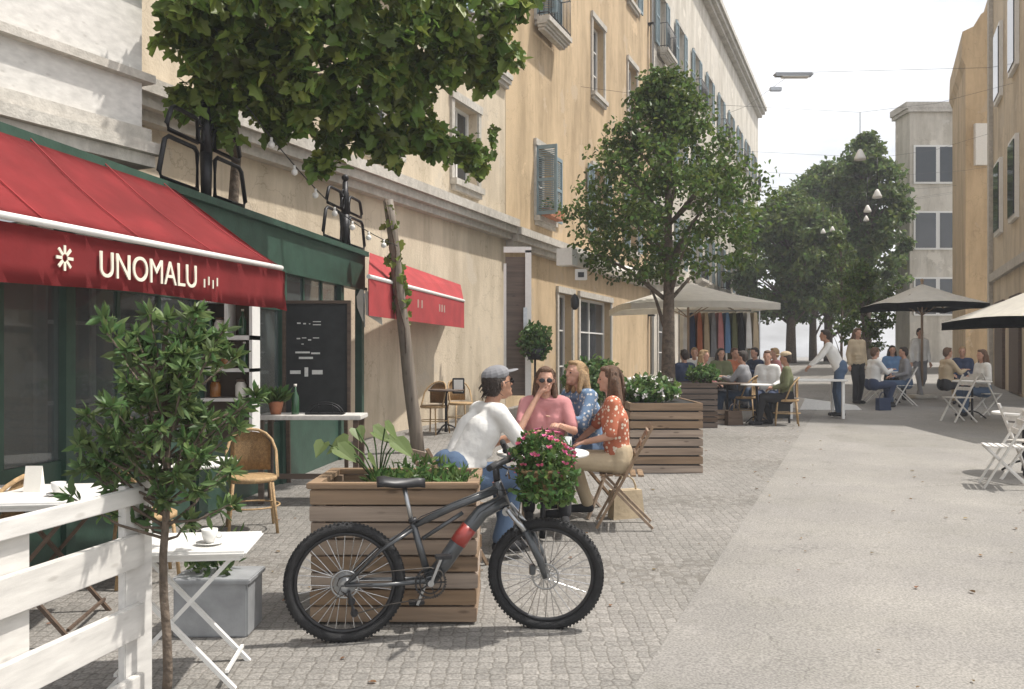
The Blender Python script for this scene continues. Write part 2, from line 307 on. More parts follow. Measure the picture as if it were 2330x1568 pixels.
# ------------------------------------------------------------ ground
def ground_mat(name,c1,c2,cell,strength):
    m=bpy.data.materials.new(name); m.use_nodes=True; t=m.node_tree; N=t.nodes; L=t.links; b=N['Principled BSDF']; b.inputs['Roughness'].default_value=.85
    tc=N.new('ShaderNodeTexCoord')
    n1=N.new('ShaderNodeTexNoise'); n1.inputs['Scale'].default_value=.55; n1.inputs['Detail'].default_value=8; n1.inputs['Roughness'].default_value=.6; L.new(tc.outputs['Object'],n1.inputs['Vector'])
    r1=N.new('ShaderNodeValToRGB'); r1.color_ramp.elements[0].color=(*c1,1); r1.color_ramp.elements[1].color=(*c2,1); r1.color_ramp.elements[0].position=.35; r1.color_ramp.elements[1].position=.7; L.new(n1.outputs['Fac'],r1.inputs[0])
    n2=N.new('ShaderNodeTexNoise'); n2.inputs['Scale'].default_value=70; n2.inputs['Detail'].default_value=3; L.new(tc.outputs['Object'],n2.inputs['Vector'])
    r2=N.new('ShaderNodeValToRGB'); r2.color_ramp.elements[0].color=(.62,.62,.62,1); r2.color_ramp.elements[1].color=(1.25,1.25,1.25,1); r2.color_ramp.elements[0].position=.35; r2.color_ramp.elements[1].position=.65; L.new(n2.outputs['Fac'],r2.inputs[0])
    mx=N.new('ShaderNodeMixRGB'); mx.blend_type='MULTIPLY'; mx.inputs[0].default_value=.8; L.new(r1.outputs[0],mx.inputs[1]); L.new(r2.outputs[0],mx.inputs[2]); out=mx.outputs[0]; h=n2.outputs['Fac']
    if cell:
        vo=N.new('ShaderNodeTexVoronoi'); vo.feature='DISTANCE_TO_EDGE'; vo.inputs['Scale'].default_value=cell; vo.inputs['Randomness'].default_value=.3; L.new(tc.outputs['Object'],vo.inputs['Vector'])
        vc=N.new('ShaderNodeTexVoronoi'); vc.inputs['Scale'].default_value=cell; vc.inputs['Randomness'].default_value=.3; L.new(tc.outputs['Object'],vc.inputs['Vector'])
        rj=N.new('ShaderNodeValToRGB'); rj.color_ramp.elements[0].color=(.66,.64,.61,1); rj.color_ramp.elements[1].color=(1,1,1,1); rj.color_ramp.elements[0].position=.0; rj.color_ramp.elements[1].position=.09; L.new(vo.outputs['Distance'],rj.inputs[0])
        m3=N.new('ShaderNodeMixRGB'); m3.blend_type='MULTIPLY'; m3.inputs[0].default_value=1; L.new(out,m3.inputs[1]); L.new(rj.outputs[0],m3.inputs[2])
        hv=N.new('ShaderNodeHueSaturation'); sv=N.new('ShaderNodeSeparateColor'); L.new(vc.outputs['Color'],sv.inputs[0]); mr=N.new('ShaderNodeMapRange'); mr.inputs['To Min'].default_value=.86; mr.inputs['To Max'].default_value=1.1; L.new(sv.outputs[0],mr.inputs[0]); L.new(mr.outputs[0],hv.inputs['Value']); L.new(m3.outputs[0],hv.inputs['Color']); out=hv.outputs[0]
        rh=N.new('ShaderNodeMath'); rh.operation='MINIMUM'; rh.inputs[1].default_value=.15; L.new(vo.outputs['Distance'],rh.inputs[0])
        ad=N.new('ShaderNodeMath'); ad.operation='MULTIPLY_ADD'; ad.inputs[1].default_value=5; L.new(rh.outputs[0],ad.inputs[0]); L.new(n2.outputs['Fac'],ad.inputs[2]); h=ad.outputs[0]
    if not cell:
        for (lo,hi,sc,k) in ((.60,.61,.23,.90),(.40,.62,1.4,1.07),(.62,.70,3.3,.88)):
            n3=N.new('ShaderNodeTexNoise'); n3.inputs['Scale'].default_value=sc; n3.inputs['Detail'].default_value=5; L.new(tc.outputs['Object'],n3.inputs['Vector']); r3=N.new('ShaderNodeValToRGB'); r3.color_ramp.elements[0].position=lo; r3.color_ramp.elements[1].position=hi; r3.color_ramp.elements[0].color=(1,1,1,1); r3.color_ramp.elements[1].color=(k,k,k*.98,1); L.new(n3.outputs['Fac'],r3.inputs[0]); m3=N.new('ShaderNodeMixRGB'); m3.blend_type='MULTIPLY'; m3.inputs[0].default_value=1; L.new(out,m3.inputs[1]); L.new(r3.outputs[0],m3.inputs[2]); out=m3.outputs[0]
        vo=N.new('ShaderNodeTexVoronoi'); vo.feature='DISTANCE_TO_EDGE'; vo.inputs['Scale'].default_value=.38; nz=N.new('ShaderNodeTexNoise'); nz.inputs['Scale'].default_value=2.2; nz.inputs['Detail'].default_value=7; va=N.new('ShaderNodeVectorMath'); va.operation='ADD'; L.new(tc.outputs['Object'],nz.inputs['Vector']); L.new(tc.outputs['Object'],va.inputs[0]); L.new(nz.outputs['Color'],va.inputs[1]); L.new(va.outputs[0],vo.inputs['Vector'])
        rc=N.new('ShaderNodeValToRGB'); rc.color_ramp.elements[0].position=0; rc.color_ramp.elements[1].position=.0035; rc.color_ramp.elements[0].color=(.5,.5,.48,1); rc.color_ramp.elements[1].color=(1,1,1,1); L.new(vo.outputs['Distance'],rc.inputs[0]); m2=N.new('ShaderNodeMixRGB'); m2.blend_type='MULTIPLY'; m2.inputs[0].default_value=.55; L.new(out,m2.inputs[1]); L.new(rc.outputs[0],m2.inputs[2]); out=m2.outputs[0]
    L.new(out,b.inputs['Base Color'])
    bp=N.new('ShaderNodeBump'); bp.inputs['Strength'].default_value=strength; bp.inputs['Distance'].default_value=.01; L.new(h,bp.inputs['Height']); L.new(bp.outputs[0],b.inputs['Normal'])
    return m
def sheet(name,xa,ya,yb,m,lift):
    b=B(); bm=b.bm; prev=None
    ys=[ya]; 
    for y in (-10,0,5,10,15,20,25,30,35,40,45,60,100,400):
        if ya<y<yb: ys.append(y)
    ys.append(yb)
    for y in ys:
        x0,x1=xa(y); z=gz(y)+lift
        c=[bm.verts.new((x0,y,z)),bm.verts.new((x1,y,z))]
        if prev: bm.faces.new((prev[0],prev[1],c[1],c[0]))
        prev=c
    return struct(name,b,m)
sheet('ground',lambda y:(-70,90),-12,170,ground_mat('asphalt_pale',(.20,.19,.175),(.27,.255,.235),0,.35),0)
sheet('terrace_paving',lambda y:(-9,-1.15+.4075*y),-3,40,ground_mat('granite_setts',(.20,.19,.172),(.265,.25,.23),13,.45),.004)

# ------------------------------------------------------------ the long facade on the left (receding up the street)
D=Vector((.3773,.9261,0)); NRM=Vector((.9261,-.3773,0)); OX=Vector((-8,0,0)); FR=Matrix((D,NRM,Vector((0,0,1)))).transposed().to_4x4()
def F(s,o,z): return OX+D*s+NRM*o+Vector((0,0,z))
def sB(u): return 8/(.4075-(u-1165)/2000)*1.0799
def fbox(b,s0,s1,o0,o1,z0,z1):
    c=F((s0+s1)/2,(o0+o1)/2,(z0+z1)/2); b.box(c,(abs(s1-s0),abs(o1-o0),abs(z1-z0)),rot=FR); return b
def facade(name,label,s0,s1,top,m,openings,depth=9,cornices=()):
    t=thing(name,label,'building',F((s0+s1)/2,-3,0))
    b=B(); ss=sorted({s0,s1,*[o[0] for o in openings],*[o[1] for o in openings]}); zs=sorted({-.3,top,*[o[2] for o in openings],*[o[3] for o in openings]})
    def hole(s,z): return any(o[0]<s<o[1] and o[2]<z<o[3] for o in openings)
    for i in range(len(ss)-1):
        for j in range(len(zs)-1):
            if not hole((ss[i]+ss[i+1])/2,(zs[j]+zs[j+1])/2):
                b.poly([F(ss[i],0,zs[j]),F(ss[i+1],0,zs[j]),F(ss[i+1],0,zs[j+1]),F(ss[i],0,zs[j+1])])
    bmesh.ops.remove_doubles(b.bm,verts=b.bm.verts,dist=1e-4)
    for o in openings:
        a,c,z0,z1=o[:4]; d=-.28
        b.poly([F(a,0,z0),F(a,d,z0),F(a,d,z1),F(a,0,z1)]); b.poly([F(c,0,z0),F(c,d,z0),F(c,d,z1),F(c,0,z1)])
        b.poly([F(a,0,z1),F(c,0,z1),F(c,d,z1),F(a,d,z1)]); b.poly([F(a,0,z0),F(c,0,z0),F(c,d,z0),F(a,d,z0)])
    fbox(b,s0+.002,s1-.002,-.29,-depth,-.3,top-.01)
    b.poly([F(s0,0,top),F(s1,0,top),F(s1,-.3,top),F(s0,-.3,top)]); b.poly([F(s0,0,-.3),F(s0,-.3,-.3),F(s0,-.3,top),F(s0,0,top)]); b.poly([F(s1,0,-.3),F(s1,-.3,-.3),F(s1,-.3,top),F(s1,0,top)])
    obj('wall',b,m,t,world=True)
    for (z,h,pr) in cornices:
        c=B(); fbox(c,s0,s1,.002,pr,z,z+h*.45); fbox(c,s0,s1,.002,pr*.6,z-h*.4,z-.002); fbox(c,s0,s1,.002,pr*1.25,z+h*.45+.002,z+h); obj('cornice',c,M_stone,t,world=True)
    for o in openings:
        a,c,z0,z1,kind=o; w=B(); e=.07
        for k in (a,c-e): fbox(w,k,k+e,-.26,-.18,z0,z1)
        fbox(w,a+e,c-e,-.26,-.18,z0,z0+e); fbox(w,a+e,c-e,-.26,-.18,z1-e,z1)
        md=(a+c)/2; fbox(w,md-.03,md+.03,-.25,-.185,z0+e,z1-e)
        n=2 if z1-z0<2 else 3
        for k in range(1,n): zz=z0+(z1-z0)*k/n; fbox(w,a+e,c-e,-.245,-.19,zz-.02,zz+.02)
        wo=obj('window',w,M_white,t,world=True)
        g=B(); fbox(g,a+.01,c-.01,-.235,-.22,z0+.01,z1-.01); obj('pane',g,M_glass,wo,world=True)
        sg=B(); fbox(sg,a-.12,c+.12,.003,.14,z0-.14,z0-.02); fbox(sg,a-.08,c+.08,.003,.09,z0-.24,z0-.142); 
        for k in (a-.13,c+.01): fbox(sg,k,k+.12,.003,.05,z0-.018,z1)
        fbox(sg,a-.15,c+.15,.003,.08,z1+.003,z1+.16); obj('window_surround',sg,M_stone,t,world=True)
        if 'S' in kind:                                   # shutters folded right back at 90 degrees or flat
            for side,(sp) in enumerate((a-.02,c+.02)):
                sh=B(); wd_=(c-a)/2
                if 'O' in kind and side==0:
                    def q(o0,o1,z_0,z_1,th=.05): fbox(sh,sp-th/2,sp+th/2,o0,o1,z_0,z_1)
                else:
                    sgn=-1 if side==0 else 1
                    def q(o0,o1,z_0,z_1,th=.05): fbox(sh,sp+sgn*(o0+.02),sp+sgn*(o1+.02),.055,.055+th,z_0,z_1)
                q(.02,.08,z0,z1); q(wd_-.06,wd_,z0,z1); q(.08,wd_-.06,z0,z0+.09); q(.08,wd_-.06,z1-.09,z1); q(.08,wd_-.06,(z0+z1)/2-.04,(z0+z1)/2+.04)
                zz=z0+.11
                while zz<z1-.11:
                    if abs(zz-(z0+z1)/2)>.06: q(.08,wd_-.06,zz,zz+.02,.03)
                    zz+=.045
                obj('shutter',sh,M_shutter,t,world=True)
        if 'R' in kind or 'B' in kind:                    # small balcony
            dp=.46; bz=z0-.26; bl=B(); fbox(bl,a-.3,c+.3,.15,dp,bz,bz+.12)
            for k in range(3): fbox(bl,a-.3+.04*k,c+.3-.04*k,.15,dp-.06-.05*k,bz-.06*(k+1)+.004,bz-.06*k-.002)
            bal=obj('balcony',bl,M_stone,t,world=True)
            rl=B(); zt=bz+1.05
            for zz in (bz+.2,zt): rl.tube([F(a-.27,.15,zz),F(a-.27,dp-.04,zz),F(c+.27,dp-.04,zz),F(c+.27,.15,zz)],.016,6)
            k=a-.27
            while k<c+.28: rl.tube([F(k,dp-.04,bz+.12),F(k,dp-.04,zt)],.009,5); k+=.11
            for e2 in (a-.27,c+.27):
                k=.2
                while k<dp-.06: rl.tube([F(e2,k,bz+.12),F(e2,k,zt)],.009,5); k+=.11
            obj('railing',rl,M_iron,bal,world=True)
        if 'P' in kind:
            pb=B(); fbox(pb,a,c,.15,.36,z0-.02,z0+.18); bx=obj('window_box',pb,M_terra,t,world=True)
            it=[]
            for _ in range(260):
                p=F(random.uniform(a-.05,c+.1),random.uniform(.12,.45),z0+random.uniform(.1,.42)-.15*random.random()); it.append((p,rv()+Vector((0,0,.3)),rv(),random.uniform(.05,.1)))
            leaves('foliage',it,'oval',M_leafP,bx)
    return t
sA=sB(60)
s1=sB(1150); s2=sB(1480); s3=sB(1725)
def row(s0,s1_,zs,kinds,w=1.15,h=2.1,step=3.3,off=1.2):
    r=[]; s=s0+off
    i=0
    while s+w<s1_-.4:
        for z in zs: r.append((s,s+w,z,z+h,kinds[i%len(kinds)]))
        s+=step; i+=1
    return r
op1=row(4.2,s1,(8.4,12.2,15.8),['S','S'],step=3.4)+[(6.9,8.4,.3,2.75,'n'),(9.2,10.7,.3,2.75,'n')]+[(k,k+1.1,5.0,6.5,'n') for k in (11.6,14.9,18.2)]
b1=facade('corner_cafe_building','cream plastered town house over the red awning with leafy vines across its front',3.6,s1,19.6,M_plaster,op1,cornices=((4.25,.3,.28),(7.5,.2,.15)))
wA=sB(1219)
op2=[(wA,wA+1.1,4.95,6.6,'SOP'),(wA,wA+1.1,9.72,11.6,'SOB'),(wA,wA+1.1,13.4,15.4,'S')]
for k in (4.6,8.6):
    op2+=[(wA+k,wA+k+1.15,5.1,7.0,'S'),(wA+k,wA+k+1.15,9.2,11.3,'n' if k<5 else 'B'),(wA+k,wA+k+1.15,13.4,15.4,'S')]
op2+=[(wA+1.6,wA+2.7,.35,3.2,'n'),(sB(1318),sB(1388),.35,3.2,'n')]
b2=facade('ochre_town_house','ochre plastered house with louvred shutters between the second awning and the tree',s1+.02,s2,19.3,M_plaster2,op2,cornices=((4.1,.3,.3),(18.6,.5,.5)))
op3=row(s2,s3,(5.2,9.2,13.2),['SB','S'],step=3.6)+row(s2,s3,(.9,),['n'],w=1.8,h=2.4,step=4.2)
b3=facade('pale_town_house','pale tall house at the far end of the left row, behind the tree',s2+.02,s3,19.35,M_plaster3,op3,cornices=((4.4,.3,.3),(18.7,.5,.5)))
t=thing('downpipe','grey rainwater pipe at the joint between the ochre and the pale house','downpipe',F(s2-.3,.1,.9)); b=B(); b.tube([F(s2-.3,.13,.9),F(s2-.3,.13,18.4),F(s2-.3,.4,18.58)],.07,8); obj('pipe',b,M_steel,t,world=True)
b=B()
for z in (3,6.5,10,13.5,17): fbox(b,s2-.42,s2-.18,.003,.22,z,z+.06)
obj('bracket',b,M_iron,t,world=True)
# upper bay over the cafe
t=thing('projecting_bay','cream timber bay with deep moulded base jutting out above the red awning','bay',P(150,350,6.6))
bx0,bx1=Vector((-4.75,4.4,0)),Vector((-3.2,7.6,0))       # front face, left to right
dn=(bx1-bx0).normalized(); nn=Vector((dn.y,-dn.x,0))
def bayb(b,t0,t1,o0,o1,z0,z1):
    a=bx0.lerp(bx1,t0); c=bx0.lerp(bx1,t1); L=(c-a).length; FRb=Matrix((dn,nn,Vector((0,0,1)))).transposed().to_4x4()
    b.box((a+c)/2+nn*(o0+o1)/2+Vector((0,0,(z0+z1)/2)),(L,abs(o1-o0),z1-z0),rot=FRb)
b=B(); bayb(b,-.6,1,-1.7,0,3.55,8.5); obj('wall',b,M_woodw,t,world=True)
b=B(); bayb(b,-.6,1.015,-1.6,.10,3.22,3.32); bayb(b,-.6,1.025,-1.6,.16,3.323,3.42); bayb(b,-.6,1.012,-1.6,.07,3.423,3.55); bayb(b,-.6,1.02,-.5,.09,3.95,4.02); bayb(b,-.6,1.02,-.5,.07,4.75,4.83)
obj('moulding',b,M_stone,t,world=True)
for k in range(10):
    b=B(); tt=-.5+k*.165; bayb(b,tt,tt+.02,.002,.045,4.83,8.4); obj('batten',b,M_woodw,t,world=True)

# ------------------------------------------------------------ veranda (glazed cafe front) with fascia, posts, iron railings
def VA(y,z=0,o=0): return Vector((-4.21+.168*y+o*.986,y-o*.166,z))
t=thing('cafe_veranda','dark green timber cafe front with deep fascia under the iron railing','veranda',VA(8,.1))
dA=Vector((.1657,.9862,0)); nA=Vector((.9862,-.1657,0)); FRA=Matrix((dA,nA,Vector((0,0,1)))).transposed().to_4x4()
def vbox(b,y0,y1,o0,o1,z0,z1):
    a=VA(y0); c=VA(y1); b.box((a+c)/2+nA*(o0+o1)/2+Vector((0,0,(z0+z1)/2)),((c-a).length,abs(o1-o0),z1-z0),rot=FRA)
b=B(); vbox(b,4.2,12.56,-.12,0,2.56,3.0); vbox(b,4.2,12.56,-.15,.06,3.002,3.07); vbox(b,4.2,12.56,-.1,.035,2.52,2.558); obj('fascia',b,M_dgreen,t,world=True)
b=B(); b.prism([VA(4.2,3.0,-.14),VA(12.5,3.0,-.14),VA(12.5,3.0,-.75),VA(4.2,3.0,-2.2)],(0,0,-.12)); obj('roof',b,M_woodd,t,world=True)
for y in (4.5,6.3,8.1,9.9,11.7,12.5):
    b=B(); vbox(b,y-.05,y+.05,-.11,-.01,gz(y),2.519); obj('post',b,M_dgreen,t,world=True)
for y0,y1 in ((4.55,6.25),(6.35,8.05),(8.15,9.85),(9.95,11.65)):
    b=B()
    vbox(b,y0,y1,-.09,-.05,gz(y0)+.02,.85); vbox(b,y0,y1,-.09,-.04,2.1,2.16)
    for k in range(1,3): yy=y0+(y1-y0)*k/3; vbox(b,yy-.02,yy+.02,-.09,-.05,.852,2.518)
    w=obj('window',b,M_dgreen,t,world=True); g=B(); vbox(g,y0,y1,-.075,-.068,.853,2.519); o=obj('pane',g,mat('shop_glass',(.10,.12,.12),.03,.02,3,alpha=.5,spec=.9),w,world=True)
# iron railing frames sitting on the fascia
def iron_panel(y,label):
    t=thing('iron_railing',label,'railing',VA(y,3.07),0,'ornate iron railing frames on the veranda'); b=B(); b.tube([VA(y,3.07,-.05),VA(y,3.5,-.05)],[.05,.06],8); b.tube([VA(y,3.5,-.05),VA(y,3.95,-.05)],[.06,.035],8); b.sph(VA(y,4.0,-.05),.05,10)
    obj('post',b,M_iron,t,world=True)
    b=B()
    for k in (-.085,-.0,.085): b.tube([VA(y+k,3.78+.045*math.sin(a),-.05)+dA*.032*math.cos(a) for a in [i*math.pi/5 for i in range(10)]],.012,5,closed=True)
    for k in (-.09,.09): b.tube([VA(y+k,3.64+.075*math.sin(a),-.05)+dA*.045*math.cos(a) for a in [i*math.pi/6 for i in range(12)]],.013,5,closed=True)
    obj('ornament',b,M_iron,t,world=True)
    for s in (-1,1):
        for z0,z1,w in ((3.12,3.5,.62),(3.56,3.78,.5)):
            pts=[]; y0=y+s*.16
            for a,c in ((0,0),(w*.93,0),(w,.05),(w*.86,(z1-z0)*.9),(w*.76,z1-z0),(.05,z1-z0),(0,(z1-z0)*.9)): pts.append(VA(y0+s*a,z0+c,-.05))
            b=B(); b.tube(pts,.022,6,closed=True); obj('frame',b,M_iron,t,world=True)
for y,l in ((8.25,'ornate iron railing frame with ring head below the vine at left'),(11.9,'ornate iron railing frame at the far corner beside the leaning pole')): iron_panel(y,l)
# main awning
yA0,yA1=3.9,7.55
def AW(y,o,z): return VA(y,z,o*(.70+.32*min(1,max(0,(y-4.3)/3.1))))
t=thing('awning','large red shop awning with cream lettering on its hanging valance','awning',AW(6,0,2.3))
b=B(); n=26; 
def awn(b,y0,y1,top,out,zf,n,th=.012):
    bm=b.bm; rows=[]
    for i in range(n+1):
        y=y0+(y1-y0)*i/n; r=[]
        for j in range(7):
            q=j/6; sag=.035*math.sin(q*math.pi)+.006*math.sin(i*2.1)*q
            r.append(bm.verts.new(AW(y,.03+out*q,top+(zf-top)*q-sag)))
        rows.append(r)
    for a,c in zip(rows,rows[1:]):
        for j in range(6): bm.faces.new((a[j],a[j+1],c[j+1],c[j])).smooth=True
    g=bm.faces[:]; r=bmesh.ops.solidify(bm,geom=g,thickness=th)
awn(b,yA0,yA1,3.04,.98,2.33,n); obj('canopy',b,M_red,t,world=True)
def val(b,y0,y1,o,z,h,n,sag=.03):
    bm=b.bm; rows=[]
    for i in range(n+1):
        y=y0+(y1-y0)*i/n; w=.006*math.sin(i*.9)+.004*math.sin(i*2.3)
        rows.append([bm.verts.new(AW(y,o+w*q,z-h*q-(sag*math.sin(i/n*math.pi*3)*.35)*q)) for q in (0,.33,.66,1)])
    for a,c in zip(rows,rows[1:]):
        for j in range(3): bm.faces.new((a[j],a[j+1],c[j+1],c[j])).smooth=True
    bmesh.ops.solidify(bm,geom=bm.faces[:],thickness=.01)
b=B(); val(b,yA0,yA1,1.03,2.30,.31,60); V=obj('valance',b,M_red,t,world=True)
for k in range(5):
    yy=yA0+.35+k*.78; sm=B(); sm.tube([AW(yy,.03+.97*q/6,3.06+(2.33-3.04)*q/6-.035*math.sin(q/6*math.pi)) for q in range(7)],.0045,5); obj('seam',sm,M_red,t,world=True)
b=B(); b.tube([AW(yA0,1.0,2.33),AW(yA1,1.0,2.33)],.022,8); obj('front_rail',b,M_white,t,world=True)
b=B(); b.poly([AW(yA1,.05,3.02),AW(yA1,1.0,2.32),AW(yA1+.04,1.03,1.97),AW(yA1+.12,.75,2.04),AW(yA1+.06,.3,2.35)]); bmesh.ops.solidify(b.bm,geom=b.bm.faces[:],thickness=.01); obj('end_flap',b,M_red,t,world=True)
for y in (4.9,7.2):
    b=B(); b.bar(AW(y,.02,2.3),AW(y,.98,2.34),.03); obj('arm',b,M_steel,t,world=True)
def text(s,size,loc,xdir,m,name,parent,sx=1.,depth=.004):
    cu=bpy.data.curves.new('t','FONT'); cu.body=s; cu.size=size; cu.extrude=depth; o=bpy.data.objects.new('t',cu); COL.objects.link(o)
    dg=bpy.context.evaluated_depsgraph_get(); me=bpy.data.meshes.new_from_object(o.evaluated_get(dg)); bpy.data.objects.remove(o)
    x=Vector(xdir).normalized(); z=Vector((0,0,1)); nn_=x.cross(z)
    Mx=Matrix.Translation(loc)@Matrix((x,z,nn_)).transposed().to_4x4()@Matrix.Diagonal((sx,1,1,1)); me.transform(wm(parent).inverted()@Mx); me.materials.clear(); me.materials.append(m); me.name=name
    ob=bpy.data.objects.new(name,me); COL.objects.link(ob); ob.parent=parent; return ob
text('UNOMALU',.225,AW(5.38,1.052,2.07),AW(6.9,1.052,2)-AW(5.3,1.052,2),M_letter,'lettering',V,sx=.86)
b=B()
for k in range(8):
    a=k*math.pi/4; c=AW(5.12,1.052,2.15); b.box(c+dA*.047*math.cos(a)+Vector((0,0,.047*math.sin(a))),(.018,.006,.05),rot=FRA@Matrix.Rotation(-a+math.pi/2,4,'Y'))
obj('emblem',b,M_letter,V,world=True)
b=B()
for k in range(4): b.box(AW(6.40+.05*k,1.052,2.11+.02*(k%2)),(.014,.006,.06),rot=FRA)
obj('emblem',b,M_letter,V,world=True)
# second awning
t=thing('awning','shorter shallow red awning beyond the leaning wooden pole','awning',P(970,700,14))
a0,a1=P(838,629,11.2),P(1055,685,16.2); w0,w1=VA(12.7,3.06,.02),F(sB(1046),0.02,2.95)
b=B(); b.prism([a0,a1,w1,w0],(0,0,.02)); obj('canopy',b,M_red,t,world=True)
b=B(); q=(a1-a0).normalized(); nq=Vector((q.y,-q.x,0)); b.prism([a0+nq*.01+Vector((0,0,-.01)),a1+nq*.01+Vector((0,0,-.01)),a1+nq*.01+Vector((0,0,-.5)),a0+nq*.01+Vector((0,0,-.5))],-nq*.012); vv=obj('valance',b,M_red,t,world=True)
b=B(); b.tube([a0,a1],.03,8); obj('front_rail',b,M_white,t,world=True)
for f in (.42,.46,.66,.69,.72): b=B(); b.box(a0.lerp(a1,f)+nq*.016+Vector((0,0,-.22)),(.02,.01,.12)); obj('faded_print',b,M_letter,vv,world=True)

# ------------------------------------------------------------ things on the row's ground floor further along
t=thing('door_leaf','tall narrow dark door leaf with white frame standing open on the ochre house','door',F(sB(1180),.3,.3))
p0=P(1150,845,16.5); p1=P(1203,845,16.9)
def dl(b,u0,u1,v0,v1,Y,th=.05): 
    A_=P(u0,v1,Y); C_=P(u1,v0,Y); b.box((A_+C_)/2,(abs(C_.x-A_.x),th,abs(C_.z-A_.z)))
b=B(); dl(b,1150,1205,585,900,16.6); obj('leaf',b,M_woodd,t,world=True)
b=B(); dl(b,1195,1209,570,905,16.54,.07); dl(b,1146,1152,600,905,16.54,.07); dl(b,1146,1209,562,575,16.54,.07); obj('frame',b,M_white,t,world=True)
b=B(); dl(b,1191,1199,700,790,16.5); obj('handle',b,M_steel,t,world=True)
t=thing('awning_cassette','rolled white awning box fixed above the shop door beside the tree','awning box',P(1360,600,19)); b=B(); b.tube([P(1290,585,17.6),P(1436,622,22)],.15,12); obj('roll',b,M_cream,t,world=True); b=B(); b.bar(P(1284,584,17.5),P(1296,587,17.75),.34); obj('end_cap',b,M_white,t,world=True)
t=thing('wall_sign','small white square sign on the wall under the rolled awning','sign',P(1322,625,17.5)); b=B(); b.box(P(1322,625,17.5),(.24,.05,.22),bev=.01); obj('panel',b,M_white,t,world=True); b=B(); b.box(P(1322,625,17.46),(.12,.012,.1)); obj('symbol',b,M_black,t,world=True)
t=thing('wall_lamp','little black lantern on the wall below the rolled awning','lamp',P(1308,700,17.5)); b=B(); b.lathe([(.03,0),(.08,.06),(.09,.2),(.05,.28),(.01,.32)],P(1308,705,17.5),10); obj('shade',b,M_black,t,world=True)
# frontal white menu frame on the wall
t=thing('menu_case','white framed glass menu case on the wall left of the door leaf','menu case',P(1030,880,14.5)); b=B(); b.box(P(1043,878,14.6),(.2,.04,.26),bev=.008); obj('frame',b,M_black,t,world=True); b=B(); b.box(P(1043,878,14.56),(.15,.012,.2)); obj('paper',b,M_white,t,world=True)

# ------------------------------------------------------------ leaning pole with climbing leaves, festoon lights
t=thing('wooden_pole','leaning rough wooden pole with a climber around its top, beside the veranda corner','pole',G(950,1040))
base=P(951,1050,12.4); base.z=gz(12.4); top=P(884,455,12.0)
pts=[base.lerp(top,k/10)+Vector((.006*math.sin(k*1.7),0,0)) for k in range(11)]
b=B(); b.tube(pts,[.10-.003*k for k in range(11)],10); obj('trunk',b,M_polewood,t,world=True)
b=B(); b.tube([p+Vector((.03*math.sin(i*1.9),-.09,0)) for i,p in enumerate(pts[4:])],.012,6); obj('climber_stem',b,M_bark,t,world=True)
it=[]
for _ in range(75):
    k=random.triangular(.5,1,.7); p=base.lerp(top,k)+rv(.13); it.append((p,rv()+Vector((0,-.2,-.5)),Vector((random.uniform(-.5,.5),-1,.4)),random.uniform(.08,.15)))
leaves('climber_leaf',it,'lobed',M_leafV,t)
# the big vine over the terrace: trunk against the veranda, arms, a broad roof of leaves
t=thing('vine','broad leaved vine spreading over the terrace in front of the cream house','vine',(-3.2,9.6,.1))
b=B(); arms=[]
root=Vector((-2.95,8.9,.1))
b.tube([root,root+Vector((-.1,0,1.2)),root+Vector((.05,.1,2.4)),root+Vector((.1,.2,3.6)),P(520,200,8.9)],[.08,.07,.06,.05,.045],8)
hub=P(520,200,8.9)
ends=[P(380,30,7.6),P(700,120,8.3),P(900,90,9.2),P(1120,120,10.2),P(1000,290,10.4),P(640,-60,8.0),P(860,250,9.5),P(430,130,8.2),P(1150,20,10.6),P(760,200,9)]
for e in ends:
    m1=hub.lerp(e,.5)+rv(.3); arms.append((hub,m1,e)); b.tube([hub,hub.lerp(m1,.5)+rv(.08),m1,m1.lerp(e,.5)+rv(.08),e],[.035,.03,.025,.018,.01],6)
b.tube([P(330,-60,8.1),P(420,40,8.3),P(560,110,8.6),P(720,130,9),P(900,160,9.5)],[.06,.055,.045,.035,.02],8); b.tube([P(560,110,8.6),P(640,190,8.7),P(700,260,8.9)],[.03,.02,.01],6); b.tube([P(720,130,9),P(820,230,9.2),P(880,310,9.5)],[.025,.018,.008],6); b.tube([P(450,265,8.7),P(485,210,8.8),P(520,165,8.9)],.014,5)
obj('branches',b,M_bark,t,world=True)
# leaf mass: lobes in space
lobes=[(470,10,7.8,.34),(560,20,7.9,.42),(660,10,8.1,.45),(760,0,8.3,.45),(860,10,8.7,.5),(960,20,9.1,.5),(1060,10,9.5,.5),(1150,-5,10,.4),(430,70,7.9,.2),(520,95,8.1,.3),(620,85,8.2,.36),(720,80,8.4,.36),(820,85,8.7,.38),(920,85,9.1,.4),(1010,100,9.4,.38),(1090,110,9.9,.32),(1150,130,10.2,.22),
(400,40,7.7,.14),(440,140,8.0,.14),(560,150,8.2,.2),(650,160,8.3,.24),(740,160,8.6,.26),(830,165,8.9,.28),(900,170,9.2,.26),(980,170,9.5,.24),(540,235,8.4,.15),(500,280,8.5,.09),(600,220,8.5,.17),(660,235,8.6,.17),(720,230,8.7,.2),(640,290,8.8,.08),(770,235,9,.2),(820,250,9.2,.22),(780,310,9.3,.15),(745,370,9.4,.09),(860,290,9.4,.22),(900,330,9.6,.17),(950,300,9.8,.2),(1000,310,10,.17),(1050,345,10.3,.16),(1100,370,10.6,.12),(930,240,9.5,.16),(1110,170,10.3,.2),(430,235,8.3,.07),(480,180,8.3,.12)]
it=[]
